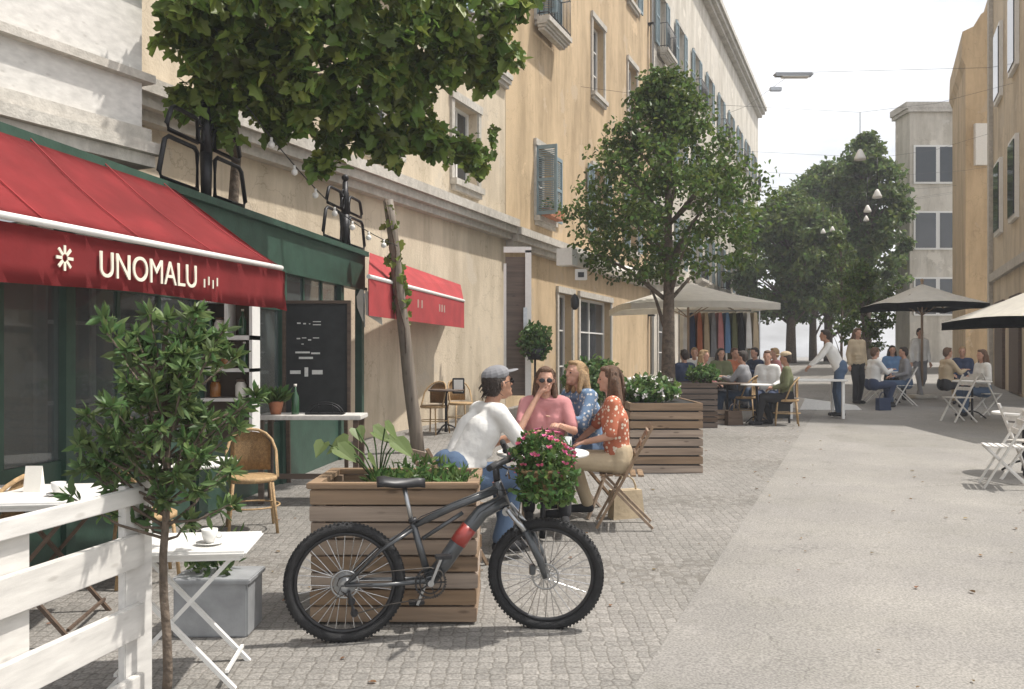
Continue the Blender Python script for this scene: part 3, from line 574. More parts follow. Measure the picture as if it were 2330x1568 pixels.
for (u,v,Y,r) in lobes:
    c0=P(u,v,Y)
    for _k in range(max(3,int(26*r))):                       # clusters of leaves inside each lobe, leaving gaps between them
        d=rv(); c=c0+Vector((d.x*1.25,d.y*1.1,d.z*.9))*r; rr=random.uniform(.08,.2)
        for _ in range(random.randint(22,44)):
            p=c+rv(rr)
            it.append((p,Vector((random.uniform(-.7,.7),random.uniform(-.7,.4),random.uniform(-1,.25))),Vector((random.uniform(-.8,.8),random.uniform(-1,.3),random.uniform(0,1.2))),random.choice((.045,.06,.075,.095,.12,.15,.17))))
for (u,v,Y,L_) in ((470,250,8.4,.35),(600,250,8.5,.3),(690,270,8.7,.3),(760,320,9.3,.35),(860,330,9.4,.4),(905,345,9.6,.4),(1000,330,10,.4),(1060,360,10.4,.4),(1120,330,10.6,.35),(520,210,8.3,.35),(980,250,9.8,.4)):
    c=P(u,v,Y); dx=random.uniform(-.1,.1); 
    for k in range(int(L_*90)): f=random.random(); it.append((c+Vector((dx*f,0,.2-L_*f))+rv(.05),rv()+Vector((0,0,-.7)),Vector((random.uniform(-.5,.5),-1,.4)),random.uniform(.05,.1)))
leaves('foliage',it,'lobed',M_leafV,t)
t=thing('string_lights','string of round bulbs drooping under the vine','string lights',P(690,327,8.6))
a=P(560,240,8.2); c=P(905,560,11.5); pts=[a.lerp(c,k/16)+Vector((0,0,-.22*math.sin(math.pi*k/16))) for k in range(17)]
b=B(); b.tube(pts,.006,5); obj('cable',b,M_black,t,world=True)
for k in range(2,16,2):
    b=B(); b.sph(pts[k]+Vector((0,0,-.07)),.035,10); b.tube([pts[k],pts[k]+Vector((0,0,-.045))],.014,6); obj('bulb',b,M_white,t,world=True)
t=thing('flag','folded pale cloth pennant hanging by the veranda end','flag',P(835,700,12)); b=B(); b.tube([P(829,668,12),P(829,745,12)],.012,6); obj('pole',b,M_steel,t,world=True)
b=B(); b.prism([P(831,660,12),P(838,664,12),P(852,706,12),P(868,718,12),P(870,740,12),P(858,732,12),P(832,716,12)],(0,.02,0)); b.prism([P(827,735,12),P(813,700,12),P(811,675,12),P(820,658,12),P(828,660,12)],(0,.02,0)); obj('cloth',b,M_cream,t,world=True)

# ------------------------------------------------------------ foreground: slatted timber screen
def SC(y,z,o=0): return Vector((-1.66+.2*(y-4.11)+o*.98,y-o*.196,z))
t=thing('terrace_screen','white painted timber screen of broad boards at the near left','screen',SC(3.4,0),0)
FRS=Matrix((Vector((.196,.98,0)),Vector((.98,-.196,0)),Vector((0,0,1)))).transposed().to_4x4()
def sbox(b,y0,y1,o0,o1,z0,z1,bev=.004):
    a=SC(y0,0); c=SC(y1,0); b.box((a+c)/2+Vector((.98,-.196,0))*(o0+o1)/2+Vector((0,0,(z0+z1)/2)),((c-a).length,abs(o1-o0),z1-z0),rot=FRS,bev=bev)
for z0,z1 in ((.925,1.0),(.64,.79),(.32,.47),(.05,.15)):
    b=B(); sbox(b,1.6,4.02,-.035,0,z0,z1); obj('board',b,M_woodw,t,world=True)
for y0,y1,zt in ((3.93,4.13,1.01),(3.1,3.36,.985),(1.9,2.2,.99)):
    b=B(); sbox(b,y0,y1,-.075,-.037,gz(3)+.0,zt); obj('post',b,M_woodw,t,world=True)
# tall shrub with slender stem next to it
t=thing('tall_shrub','tall shrub with long narrow leaves on a thin stem behind the screen post','shrub',(-1.58,4.05,-.02))
b=B(); st=[Vector((-1.585+.012*math.sin(k*1.3),4.02,-.03+k*.178)) for k in range(11)]
b.tube(st,[.024-.0013*k for k in range(11)],8)
it=[]; tips=[]
for k in range(96):
    z=random.uniform(.86,1.66); a=random.uniform(0,2*math.pi); env=.38*math.sin(math.pi*min(1,max(0,(z-.45)/1.38)))**.6
    ln=env*random.choice((.35,.6,.8,1.0,1.0,1.22))*random.uniform(.85,1.1); s0=Vector((-1.585,4.02,z-.12)); e=s0+Vector((math.cos(a)*ln,math.sin(a)*ln*.7,random.uniform(.05,.34)))
    m1=s0.lerp(e,.5)+Vector((0,0,-.03)); b.tube([s0,m1,e],[.008,.006,.004],5); tips.append((m1,e))
tips+= [(st[-2],st[-1]+Vector((0,0,.02)))]
for m1,e in tips:
    for f in (.35,.6,.8,1.0,1.0):
        p=m1.lerp(e,f)
        for _ in range(5 if f<1 else 9):
            d=rv(); d=(d.normalized()+ (e-m1).normalized()*.55); it.append((p+rv(.012),d,rv(),random.uniform(.045,.09)))
obj('stem',b,M_bark,t,world=True); leaves('foliage',it,'long',M_leafS,t,fold=.1)
# extra sapling stems/low growth near its foot
t2=thing('low_plant','small leafy plant in a grey box pot behind the tall shrub stem','plant',(-1.70,5.1,gz(5.1)))
b=B(); b.box((0,0,.16),(.42,.3,.32),bev=.01); b.box((0,0,.315),(.45,.33,.03),bev=.006); obj('pot',b,mat('zinc',(.34,.35,.36),.55,.15,8,.1,40,metal=.3),t2)
it=[(Vector((-1.74,5.1,.36))+Vector((rv(.16).x,rv(.14).y,abs(rv(.22).z))),rv()+Vector((0,0,.4)),rv(),random.uniform(.05,.09)) for _ in range(240)]
leaves('foliage',it,'long',M_leafS,t2)
# folding bistro table with crossed legs
def xtable(label,loc,rz,w=.6,d=.5,h=.7,m=M_iron,group=None,topm=None):
    t=thing('folding_table',label,'table',loc,rz,group); b=B(); b.box((0,0,h),(w,d,.025),bev=.01); b.box((0,0,h-.025),(w-.06,d-.06,.022)); obj('tabletop',b,topm or m,t)
    for sy in (-1,1):
        for sx in (-1,1):
            b=B(); y=sy*(d/2-.06)-(.02*sx); b.bar((sx*w*.42,y,0),(-sx*w*.38,y,h-.04),.028,.02); obj('leg',b,m,t)
    for sx in (-1,1): b=B(); b.bar((sx*w*.36,-d/2+.06,.08),(sx*w*.36,d/2-.06,.08),.016); obj('stretcher',b,m,t)
    return t
xtable('white folding table on crossed legs just behind the screen post',(-1.66,4.42,gz(4.4)),R(6),.72,.5,.66,M_white)
# chairs ------------------------------------------------
def rattan_chair(label,loc,rz,group,m=M_rattan):
    t=thing('bistro_chair',label,'chair',loc,rz,group)
    b=B(); b.lathe([(.20,0),(.215,.01),(.215,.035),(.2,.045)],(0,0,.43),20); obj('seat',b,m,t)
    b=B(); pts=[]
    for k in range(13):
        a=math.pi*(-.12+1.24*k/12); pts.append(Vector((.215*math.cos(a),-.215*abs(math.sin(a))*1.0 if 0<a<math.pi else .03,.46+.40*math.sin(max(0,min(math.pi,a)))**.45)))
    b.tube(pts,.014,7); obj('back_frame',b,m,t)
    b=B(); bm=b.bm; rows=[]
    for i in range(9):
        x=-.17+.34*i/8; zt=.84-.10*abs(x/.17)**3
        rows.append([bm.verts.new((x,-.20+.06*(x/.2)**2,z)) for z in (.50,.62,.74,zt)])
    for a_,c_ in zip(rows,rows[1:]):
        for j in range(3): bm.faces.new((a_[j],a_[j+1],c_[j+1],c_[j])).smooth=True
    bmesh.ops.solidify(bm,geom=bm.faces[:],thickness=.012); obj('backrest',b,m,t)
    for sx in (-1,1):
        for sy in (-1,1):
            b=B(); b.tube([(sx*.16,sy*.16,.43),(sx*.2,sy*.2,0)],.013,7); obj('leg',b,m,t)
    b=B(); b.torus((0,0,.22),.235,.008,'z',24,6); obj('stretcher',b,m,t); return t
def folding_chair(label,loc,rz,group,m=M_woodv,ms=None):
    ms=ms or m; t=thing('folding_chair',label,'chair',loc,rz,group)
    for sx in (-1,1):
        b=B(); b.bar((sx*.2,.22,0),(sx*.2,-.26,.88),.03,.022); obj('leg',b,m,t)
        b=B(); b.bar((sx*.17,-.26,0),(sx*.17,.18,.44),.03,.022); obj('leg',b,m,t)
    b=B()
    for k in range(6): b.box((0,-.16+.066*k,.455),(.40,.05,.016),bev=.003)
    obj('seat',b,ms,t)
    b=B()
    for k in range(3):
        z=.62+.095*k; y=.22-.48*z/.88; b.box((0,y,z),(.40,.016,.065),bev=.003)
    obj('backrest',b,ms,t); return t
def rtable(label,loc,r=.32,h=.73,topm=M_white,group=None):
    t=thing('round_table',label,'table',loc,0,group); b=B(); b.lathe([(r-.01,0),(r,.008),(r,.022),(r-.01,.03)],(0,0,h-.03),32); obj('tabletop',b,topm,t)
    b=B(); b.lathe([(.03,0),(.022,.1),(.022,h-.1),(.06,h-.04)],(0,0,.03),12); obj('column',b,M_iron,t)
    for k in range(3):
        a=k*2*math.pi/3; b=B(); b.tube([(0,0,.16),(.12*math.cos(a),.12*math.sin(a),.12),(.27*math.cos(a),.27*math.sin(a),.012)],.014,7); obj('leg',b,M_iron,t)
    return t
g1='rattan chairs on the cafe terrace at left'
rattan_chair('pale rattan chair with rounded back right of the tall shrub',(-2.25,7.6,gz(7.6)),R(200),g1)
rattan_chair('rattan chair half hidden behind the tall shrub',(-2.55,6.1,gz(6.1)),R(-60),g1)
rattan_chair('rattan chair under the awning at the left picture edge',(-3.15,5.25,gz(5.2)),R(100),g1)
rtable('round white table between the rattan chairs behind the shrub',(-2.45,6.75,gz(6.7)),.33)
xtable('square white table under the awning at the far left',(-2.75,5.1,gz(5.1)),R(8),.75,.75,.78,M_woodd,None,M_white)
# bar counter with things
t=thing('high_table','high narrow wooden table beside the menu board','table',(-2.02,8.9,gz(8.9))); h=1.0-gz(8.9)
b=B(); b.box((0,0,h-.02),(1.05,.45,.045),bev=.006); obj('tabletop',b,M_woodw,t)
for sx in (-1,1):
    for sy in (-1,1): b=B(); b.box((sx*.47,sy*.17,(h-.045)/2),(.05,.05,h-.05)); obj('leg',b,M_woodd,t)
b=B(); b.box((0,0,.25),(.9,.04,.05)); obj('footrest',b,M_woodd,t)
t=thing('potted_grass','pot of tufted green plant on the left of the high table','plant',(-2.38,8.86,1.0)); b=B(); b.lathe([(.05,0),(.075,.11),(.08,.13)],(0,0,.004),16); obj('pot',b,M_terra,t)
it=[]
for _ in range(130):
    a=random.uniform(0,6.28); it.append((Vector((-2.38,8.86,1.11)),Vector((math.cos(a)*.7,math.sin(a)*.7,random.uniform(.3,1.2))),rv(),random.uniform(.12,.24)))
leaves('foliage',it,'long',M_leafP,t)
t=thing('bottle','dark green glass bottle standing beside the tufted pot','bottle',(-2.18,8.84,1.0)); b=B(); b.lathe([(.038,0),(.04,.02),(.04,.16),(.034,.19),(.014,.235),(.013,.28)],(0,0,.004),16); obj('body',b,M_bottle,t); b=B(); b.lathe([(.016,.281),(.016,.305)],(0,0,.004),12); obj('cap',b,M_cream,t)
t=thing('bread_basket','low oval wire basket with arched handle on the high table','basket',(-1.88,8.86,1.0)); b=B()
for r in (.15,.19): b.tube([(r*math.cos(k*math.pi/12),-.05*(r>.16),.01+r*.62*math.sin(k*math.pi/12)) for k in range(13)],.007,6)
b.box((0,0,.012),(.38,.16,.015),bev=.004)
for k in (-.07,.07): b.tube([(k,0,.02),(k,0,.11)],.004,5)
obj('frame',b,M_iron,t)
# menu board
t=thing('menu_board','tall black menu board with chalk lines behind the high table','menu board',P(722,900,9.9)); t.location.z=gz(9.9)
b=B(); dl(b,650,792,690,940,9.9,.04); obj('panel',b,M_board,t,world=True)
b=B(); dl(b,644,651,684,946,9.88,.06); dl(b,791,798,684,946,9.88,.06); dl(b,651,791,684,691,9.88,.06); dl(b,651,791,939,946,9.88,.06); obj('frame',b,M_woodd,t,world=True)
for sx in (655,787): b=B(); A_=P(sx,946,9.9); b.bar(A_,(A_.x,9.95,gz(9.9)),.04); obj('leg',b,M_woodd,t,world=True)
for (u0,u1,v0,v1) in ((676,684,734,737),(690,696,735,738),(703,706,736,738),(712,730,731,733),(712,730,738,740),(675,683,769,772),(687,697,768,770),(701,708,772,775),(712,726,768,770),(686,691,782,784),(672,705,800,804),(708,728,802,806),(680,712,812,817),(660,684,843,851),(693,701,836,857),(710,734,842,852)): b=B(); dl(b,u0,u1,v0,v1,9.872,.006); obj('chalk_mark',b,M_chalk,t,world=True)
# back shutters / white panels seen under the awning
t=thing('wooden_shelf','white shelf unit with square openings against the veranda','shelf',P(540,900,8.2)); t.location.z=gz(8.2)
b=B()
for (u0,u1,v0,v1) in ((455,583,683,690),(455,583,764,774),(455,583,838,846),(455,583,905,912),(576,583,690,1000),(520,527,690,764),(455,461,690,1000)): dl(b,u0,u1,v0,v1,8.2,.25)
obj('frame',b,M_white,t,world=True); b=B(); dl(b,461,576,690,1000,8.33,.02); obj('back_panel',b,M_inside,t,world=True)

# ------------------------------------------------------------ planter box behind the bicycle
t=thing('planter_box','weathered planter stacked from horizontal planks directly behind the bicycle','planter',(-.70,5.50,gz(5.4)))
zb=gz(5.5)
hw=.49; hd=.32
for k in range(8):
    z0=.012+k*.0985; jt=random.uniform(-.012,.012)
    b=B(); b.box((jt,-hd,z0+.045),(hw*2,.03,.088),bev=.005); b.box((jt,hd,z0+.045),(hw*2,.03,.088),bev=.005)
    b.box((-hw+.014,0,z0+.045),(.028,hd*2-.034,.086),bev=.004); b.box((hw-.014,0,z0+.045),(.028,hd*2-.034,.086),bev=.004); obj('plank_course',b,M_wood,t)
for sx in (-1,1):
    for sy in (-1,1): b=B(); b.box((sx*(hw-.056),sy*(hd-.042),.4),(.05,.05,.79)); obj('corner_post',b,M_woodv,t)
b=B(); b.box((0,-hd-.005,.815),(hw*2+.03,.07,.035),bev=.006)
for sx in (-1,1): b.box((sx*(hw-.02),0,.814),(.07,hd*2-.03,.03))
b.box((0,hd+.005,.815),(hw*2+.03,.07,.035),bev=.006); bmesh.ops.remove_doubles(b.bm,verts=b.bm.verts,dist=1e-5); obj('top_rim',b,M_wood,t)
b=B(); b.box((0,0,.74),(hw*2-.09,hd*2-.09,.03)); obj('soil',b,mat('soil',(.05,.035,.025),1,.4,30,.8,60),t)
pl=thing('broad_leaf_plant','plant with large pale heart shaped leaves growing in the planter behind the bicycle','plant',(-.85,5.62,zb+.75))
it=[]; b=B()
for k in range(11):
    a=random.uniform(0,6.28); e=Vector((-.95+random.uniform(-.32,.3),5.6+random.uniform(-.2,.2),zb+random.uniform(.9,1.12))); r0=Vector((-.85,5.6,zb+.755)); b.tube([r0,r0.lerp(e,.5)+Vector((0,0,.06)),e],.005,5)
    it.append((e,Vector((math.cos(a),math.sin(a)*.4,-.5)),Vector((0,-.6,1)),random.uniform(.10,.16)))
obj('stems',b,M_leafP,pl,world=True); [leaves('leaf',[x],'heart',leafmat('pale_leaf',(.13,.22,.08),.25),pl) for x in it]
pl=thing('trailing_plant','fine leaved trailing plant spilling over the planter rim beside the saddle','plant',(-.5,5.55,zb+.75)); it=[]
for _ in range(520):
    a=random.uniform(0,6.28); q=math.sqrt(random.random()); p=Vector((-.55+.36*q*math.cos(a),5.45+.2*q*math.sin(a),zb+.77+random.random()*.2*(1.15-q))); it.append((p,rv()+Vector((0,-.2,.5)),rv(),random.uniform(.04,.085)))
leaves('foliage',it,'long',M_leafP,pl)
# ------------------------------------------------------------ the bicycle
rear=Vector((-.929,4.89,.3325)); front=Vector((.194,5.1,.3325)); bd=(front-rear); bd.z=0; wbase=bd.length; yaw=math.atan2(bd.y,bd.x)
bike=thing('bicycle','dark mountain bicycle side-on with a flower basket, parked in front of the plank planter','bicycle',(rear.x,rear.y,gz(4.9)),yaw)
Rw=.333
def V3(x,z,y=0): return Vector((x,y,z))
hubR=V3(0,Rw); BB=V3(.47,.325); seatT=V3(.372,.665); headT=V3(.86,.86); headB=V3(.905,.745); hubF=V3(wbase,Rw)
b=B()
b.tube([BB,V3(.555,.42),V3(.66,.57),V3(.77,.70),headB+V3(-.0,.02)],[.041,.047,.048,.045,.038],12)
b.tube([seatT+V3(.01,-.03),V3(.6,.735),headT+V3(0,-.03)],[.018,.024,.026],12)
b.tube([BB,seatT],[.021,.019],12); b.tube([headB+V3(.006,-.015),headT+V3(-.006,.015)],.028,12)
b.tube([V3(.43,.56,0),V3(.66,.70,0)],[.012,.012],8)
for sy in (-1,1):
    b.tube([BB+V3(-.02,0,sy*.03),V3(.2,.325,sy*.062),hubR+V3(0,0,sy*.062)],[.014,.012,.011],8)
    b.tube([seatT+V3(0,-.05,sy*.018),V3(.2,.52,sy*.058),hubR+V3(0,0,sy*.062)],[.011,.010,.010],8)
b.tube([BB+V3(0,0,-.045),BB+V3(0,0,.045)],.03,14); obj('frame',b,M_bike,bike)
b=B(); b.tube([V3(.63,.526,-.001),V3(.66,.569,-.001),V3(.70,.616,-.001)],.0492,12); obj('frame_decal',b,M_bike2,bike)
def wheel(name,parent,c,M=None):
    t_=B(); t_.torus((0,0,0),Rw-.0275,.0275,'y',72,12)
    for k in range(90):                                    # tread knobs
        a=2*math.pi*k/90; 
        for y in (-.013,.013): t_.box((math.cos(a)*(Rw-.001),y+(.004 if k%2 else -.004),math.sin(a)*(Rw-.001)),(.006,.011,.012),rot=Matrix.Rotation(-a,4,'Y'))
    w=obj('tyre',t_,M_rubber,parent); parts=[w]
    r=B(); r.torus((0,0,0),Rw-.062,.012,'y',72,8,1.05); parts.append(obj('rim',r,M_black,w))
    s=B()
    for k in range(32):
        a=2*math.pi*k/32; off=.30*(1 if k%4<2 else -1); y=.024 if k%2 else -.024
        s.tube([(.02*math.cos(a+off*3),y,.02*math.sin(a+off*3)),((Rw-.068)*math.cos(a),0,(Rw-.068)*math.sin(a))],.0027,4,cap=False)
    parts.append(obj('spokes',s,M_chrome,w))
    h=B(); h.tube([(0,-.05,0),(0,.05,0)],.016,12)
    for y in (-.026,.026): h.tube([(0,y-.002,0),(0,y+.002,0)],.027,16)
    parts.append(obj('hub',h,M_steel,w))
    d=B(); d.torus((0,-.04,0),.074,.0055,'y',36,6,.2)
    for k in range(6):
        a=k*math.pi/3; d.bar((.02*math.cos(a),-.04,.02*math.sin(a)),(.072*math.cos(a+.4),-.04,.072*math.sin(a+.4)),.008,.002)
    parts.append(obj('brake_disc',d,M_steel,w))
    w.name=name; w.matrix_basis=Matrix.Translation(c)@(M or Matrix()); return w
wheel('wheel',bike,hubR)
steer=R(-17); ax=(headT-headB).normalized(); 
SM=Matrix.Translation(headB)@Matrix.Rotation(steer,4,ax)@Matrix.Translation(-headB)
fh=SM@hubF
wheel('wheel',bike,fh,SM.to_3x3().to_4x4())
# fork
def sv(p): return SM@Vector(p)
b=B()
b.tube([sv(headB+V3(.012,-.035,-.06)),sv(headB+V3(.012,-.035,.06))],.024,10)
for sy in (-1,1): b.tube([sv(headB+V3(.02,-.02,sy*.06)),sv(headB.lerp(hubF,.5)+V3(.03,.03,sy*.06))],.0165,10)
fk=obj('fork',b,M_steel,bike)
b=B()
for sy in (-1,1): b.tube([sv(headB.lerp(hubF,.42)+V3(.026,.03,sy*.06)),sv(headB.lerp(hubF,.8)+V3(.018,.02,sy*.06)),sv(hubF+V3(0,0,sy*.06))],[.024,.023,.016],12)
b.tube([sv(headB.lerp(hubF,.42)+V3(-.03,.035,-.06)),sv(headB.lerp(hubF,.40)+V3(-.035,.05,0)),sv(headB.lerp(hubF,.42)+V3(-.03,.035,.06))],.012,8)
b.box(sv(hubF+V3(-.075,.045,-.052)),(.035,.03,.06),bev=.005); obj('lower_leg',b,M_bike,fk)
# handlebar, stem, grips
hb=headT+V3(.065,.15); b=B(); b.tube([sv(headT),sv(headT+V3(-.012,.11))],.02,10); b.tube([sv(headT+V3(-.012,.10)),sv(hb)],.018,10)
b.tube([sv(hb+V3(-.07,.02,-.33)),sv(hb+V3(-.03,.015,-.2)),sv(hb+V3(0,0,-.06)),sv(hb+V3(0,0,.06)),sv(hb+V3(-.03,.015,.2)),sv(hb+V3(-.07,.02,.33))],.0145,10); HB=obj('handlebar',b,M_black,bike)
for sy in (-1,1):
    b=B(); b.tube([sv(hb+V3(-.048,.018,sy*.23)),sv(hb+V3(-.072,.021,sy*.345))],.018,10); obj('grip',b,M_rubber,HB)
    b=B(); b.tube([sv(hb+V3(-.04,.01,sy*.2)),sv(hb+V3(.02,-.012,sy*.22)),sv(hb+V3(.015,-.025,sy*.31))],.006,6); b.box(sv(hb+V3(-.035,.0,sy*.195)),(.04,.035,.03),bev=.006); obj('brake_lever',b,M_black,HB)
b=B(); b.tube([sv(hb+V3(.01,-.0,-.1)),sv(hb+V3(.09,.06,-.05)),sv(hb+V3(.06,-.14,-.03)),headB+V3(.0,.06,-.04),V3(.75,.70,-.04),V3(.6,.5,-.04),BB+V3(.02,.05,-.03)],.0032,5)
b.tube([sv(hb+V3(.01,-.0,.1)),sv(hb+V3(.1,.04,.05)),sv(hb+V3(.08,-.16,.03)),sv(headB+V3(.07,-.16,-.07)),sv(hubF+V3(-.06,.07,-.07))],.0032,5); b.tube([sv(hb+V3(.0,-.0,.12)),sv(hb+V3(.14,.02,.02)),sv(hb+V3(.10,-.18,-.02)),V3(.80,.83,-.03),V3(.6,.76,-.028),V3(.42,.69,-.03),V3(.2,.53,-.07),V3(.04,.36,-.07)],.0032,5); obj('brake_cable',b,M_black,HB)
# saddle
b=B(); b.tube([seatT+V3(.01,-.06),V3(.325,.865)],.0135,10); sp=obj('seat_post',b,M_steel,bike); b=B(); b.tube([seatT+V3(.008,-.014),seatT+V3(0,.012)],.024,12); obj('seat_clamp',b,M_black,sp)
b=B(); bm=b.bm; prof=[(-.14,.072,.902),(-.10,.078,.905),(-.04,.058,.893),(.02,.034,.889),(.09,.021,.892),(.13,.014,.886)]
rings=[]
for x,w,z in prof:
    rings.append([bm.verts.new((.315+x,w*math.cos(a),z-(.014 if math.sin(a)<0 else .0)+.018*math.sin(a)-.016*abs(math.cos(a)))) for a in [i*math.pi/7 for i in range(14)]])
for a_,c_ in zip(rings,rings[1:]):
    for k in range(14): bm.faces.new((a_[k],a_[(k+1)%14],c_[(k+1)%14],c_[k])).smooth=True
bm.faces.new(rings[0]); bm.faces.new(rings[-1]); b.tube([V3(.24,.872,-.02),V3(.32,.862,-.022),V3(.42,.876,-.01)],.0035,5); b.tube([V3(.24,.872,.02),V3(.32,.862,.022),V3(.42,.876,.01)],.0035,5); obj('saddle',b,M_black,bike)
# drivetrain
b=B(); b.torus(BB+V3(0,0,-.062),.082,.0045,'y',48,6,.5); b.torus(BB+V3(0,0,-.062),.06,.004,'y',40,6,.5)
for k in range(5): a=k*2*math.pi/5; b.bar(BB+V3(0,0,-.062),BB+V3(.08*math.cos(a),.08*math.sin(a),-.062),.014,.006)
for k in range(40): a=k*2*math.pi/40; b.box(BB+V3(.088*math.cos(a),.088*math.sin(a),-.062),(.006,.003,.006))
obj('chainring',b,M_black,bike)
for s_,y in ((1,-.078),(-1,.078)):
    d_=V3(math.cos(R(68))*.17,math.sin(R(68))*.17,0)*s_; b=B(); b.bar(BB+V3(0,0,y),BB+d_+V3(0,0,y),.032,.015); b.tube([BB+V3(0,0,y-.012),BB+V3(0,0,y+.012)],.018,12); cr=obj('crank',b,M_steel,bike)
    c_=BB+d_+V3(0,0,y+(-.05 if y<0 else .05)); b=B(); b.box(c_,(.09,.075,.018),bev=.004); b.tube([BB+d_+V3(0,0,y),c_],.008,8); obj('pedal',b,M_black,cr)
b=B()
for k,r in enumerate((.062,.056,.05,.044,.038,.032,.027)): b.torus(V3(0,Rw,-.030-.0045*k),r,.0022,'y',32,5,.6); b.tube([V3(0,Rw,-.029-.0045*k),V3(0,Rw,-.031-.0045*k)],r-.003,24)
obj('cassette',b,M_steel,bike)
b=B(); n=30; 
chain=[V3(0,Rw+.045,-.045),V3(.2,Rw+.06,-.05),BB+V3(0,.084,-.062),BB+V3(.06,.06,-.062),BB+V3(.085,0,-.062),BB+V3(.06,-.06,-.062),BB+V3(0,-.084,-.062),V3(.25,.215,-.055),V3(.055,.17,-.05),V3(.035,.19,-.05),V3(.045,.235,-.048),V3(-.02,.30,-.045),V3(-.042,Rw,-.045),V3(-.03,Rw+.035,-.045)]
b.tube(chain,.0042,5,closed=True); obj('chain',b,mat('chain_steel',(.10,.09,.08),.45,.3,80,metal=.9),bike)
b=B(); b.bar(V3(.02,.30,-.06),V3(.05,.17,-.055),.03,.012); b.tube([V3(.05,.175,-.062),V3(.05,.175,-.042)],.021,12); b.tube([V3(.035,.24,-.062),V3(.035,.24,-.042)],.021,12); b.tube([V3(.03,.30,-.06),V3(-.05,.26,-.06),V3(-.02,.33,-.07),V3(.15,.335,-.07)],.003,5); obj('derailleur',b,M_black,bike)
# basket of flowers carried on the handlebar
bk=thing('flower_basket','wicker basket crammed with leafy pink flowers hung before the handlebar','basket',wm(bike)@sv(V3(1.12,.80)),yaw+steer)
b=B()
for k in range(9):
    z=.0+k*.017; r=.105+.035*k/8; b.torus((0,0,z),r,.009,'z',30,6)
for k in range(22):
    a=k*2*math.pi/22; b.tube([(.10*math.cos(a),.10*math.sin(a),-.004),(.145*math.cos(a),.145*math.sin(a),.145)],.006,5)
b.lathe([(.10,0),(.10,.006)],(0,0,-.006),20); obj('basket_weave',b,M_wicker,bk)
b=B(); b.tube([(-.11,0,.13),(-.2,0,.15),(-.19,0,.09)],.006,6); b.torus((0,0,.148),.148,.012,'z',30,6); obj('rim',b,M_wicker,bk)
it=[]; fl=[]; wb=wm(bk)
for _ in range(1300):
    d=rv(); p=Vector((d.x*.18,d.y*.17,.22+d.z*.15)); 
    if random.random()<.42: a=random.uniform(-2.6,.9); q=random.uniform(.13,.19); p=Vector((q*math.cos(a),q*math.sin(a),.17-random.random()*.2))
    it.append((wb@p,rv()+Vector((0,0,.25)),rv(),random.uniform(.025,.055)))
leaves('foliage',it,'oval',M_leafP,bk)
for _ in range(75):
    d=rv(); d=d/d.length; p=Vector((d.x*.18,d.y*.17,.22+d.z*.15))
    for k in range(5):
        a=k*1.2566; fl.append((wb@p,Vector((math.cos(a),math.sin(a),.3))+d*.8,d,.024))
leaves('blossoms',fl,'oval',M_pink,bk)

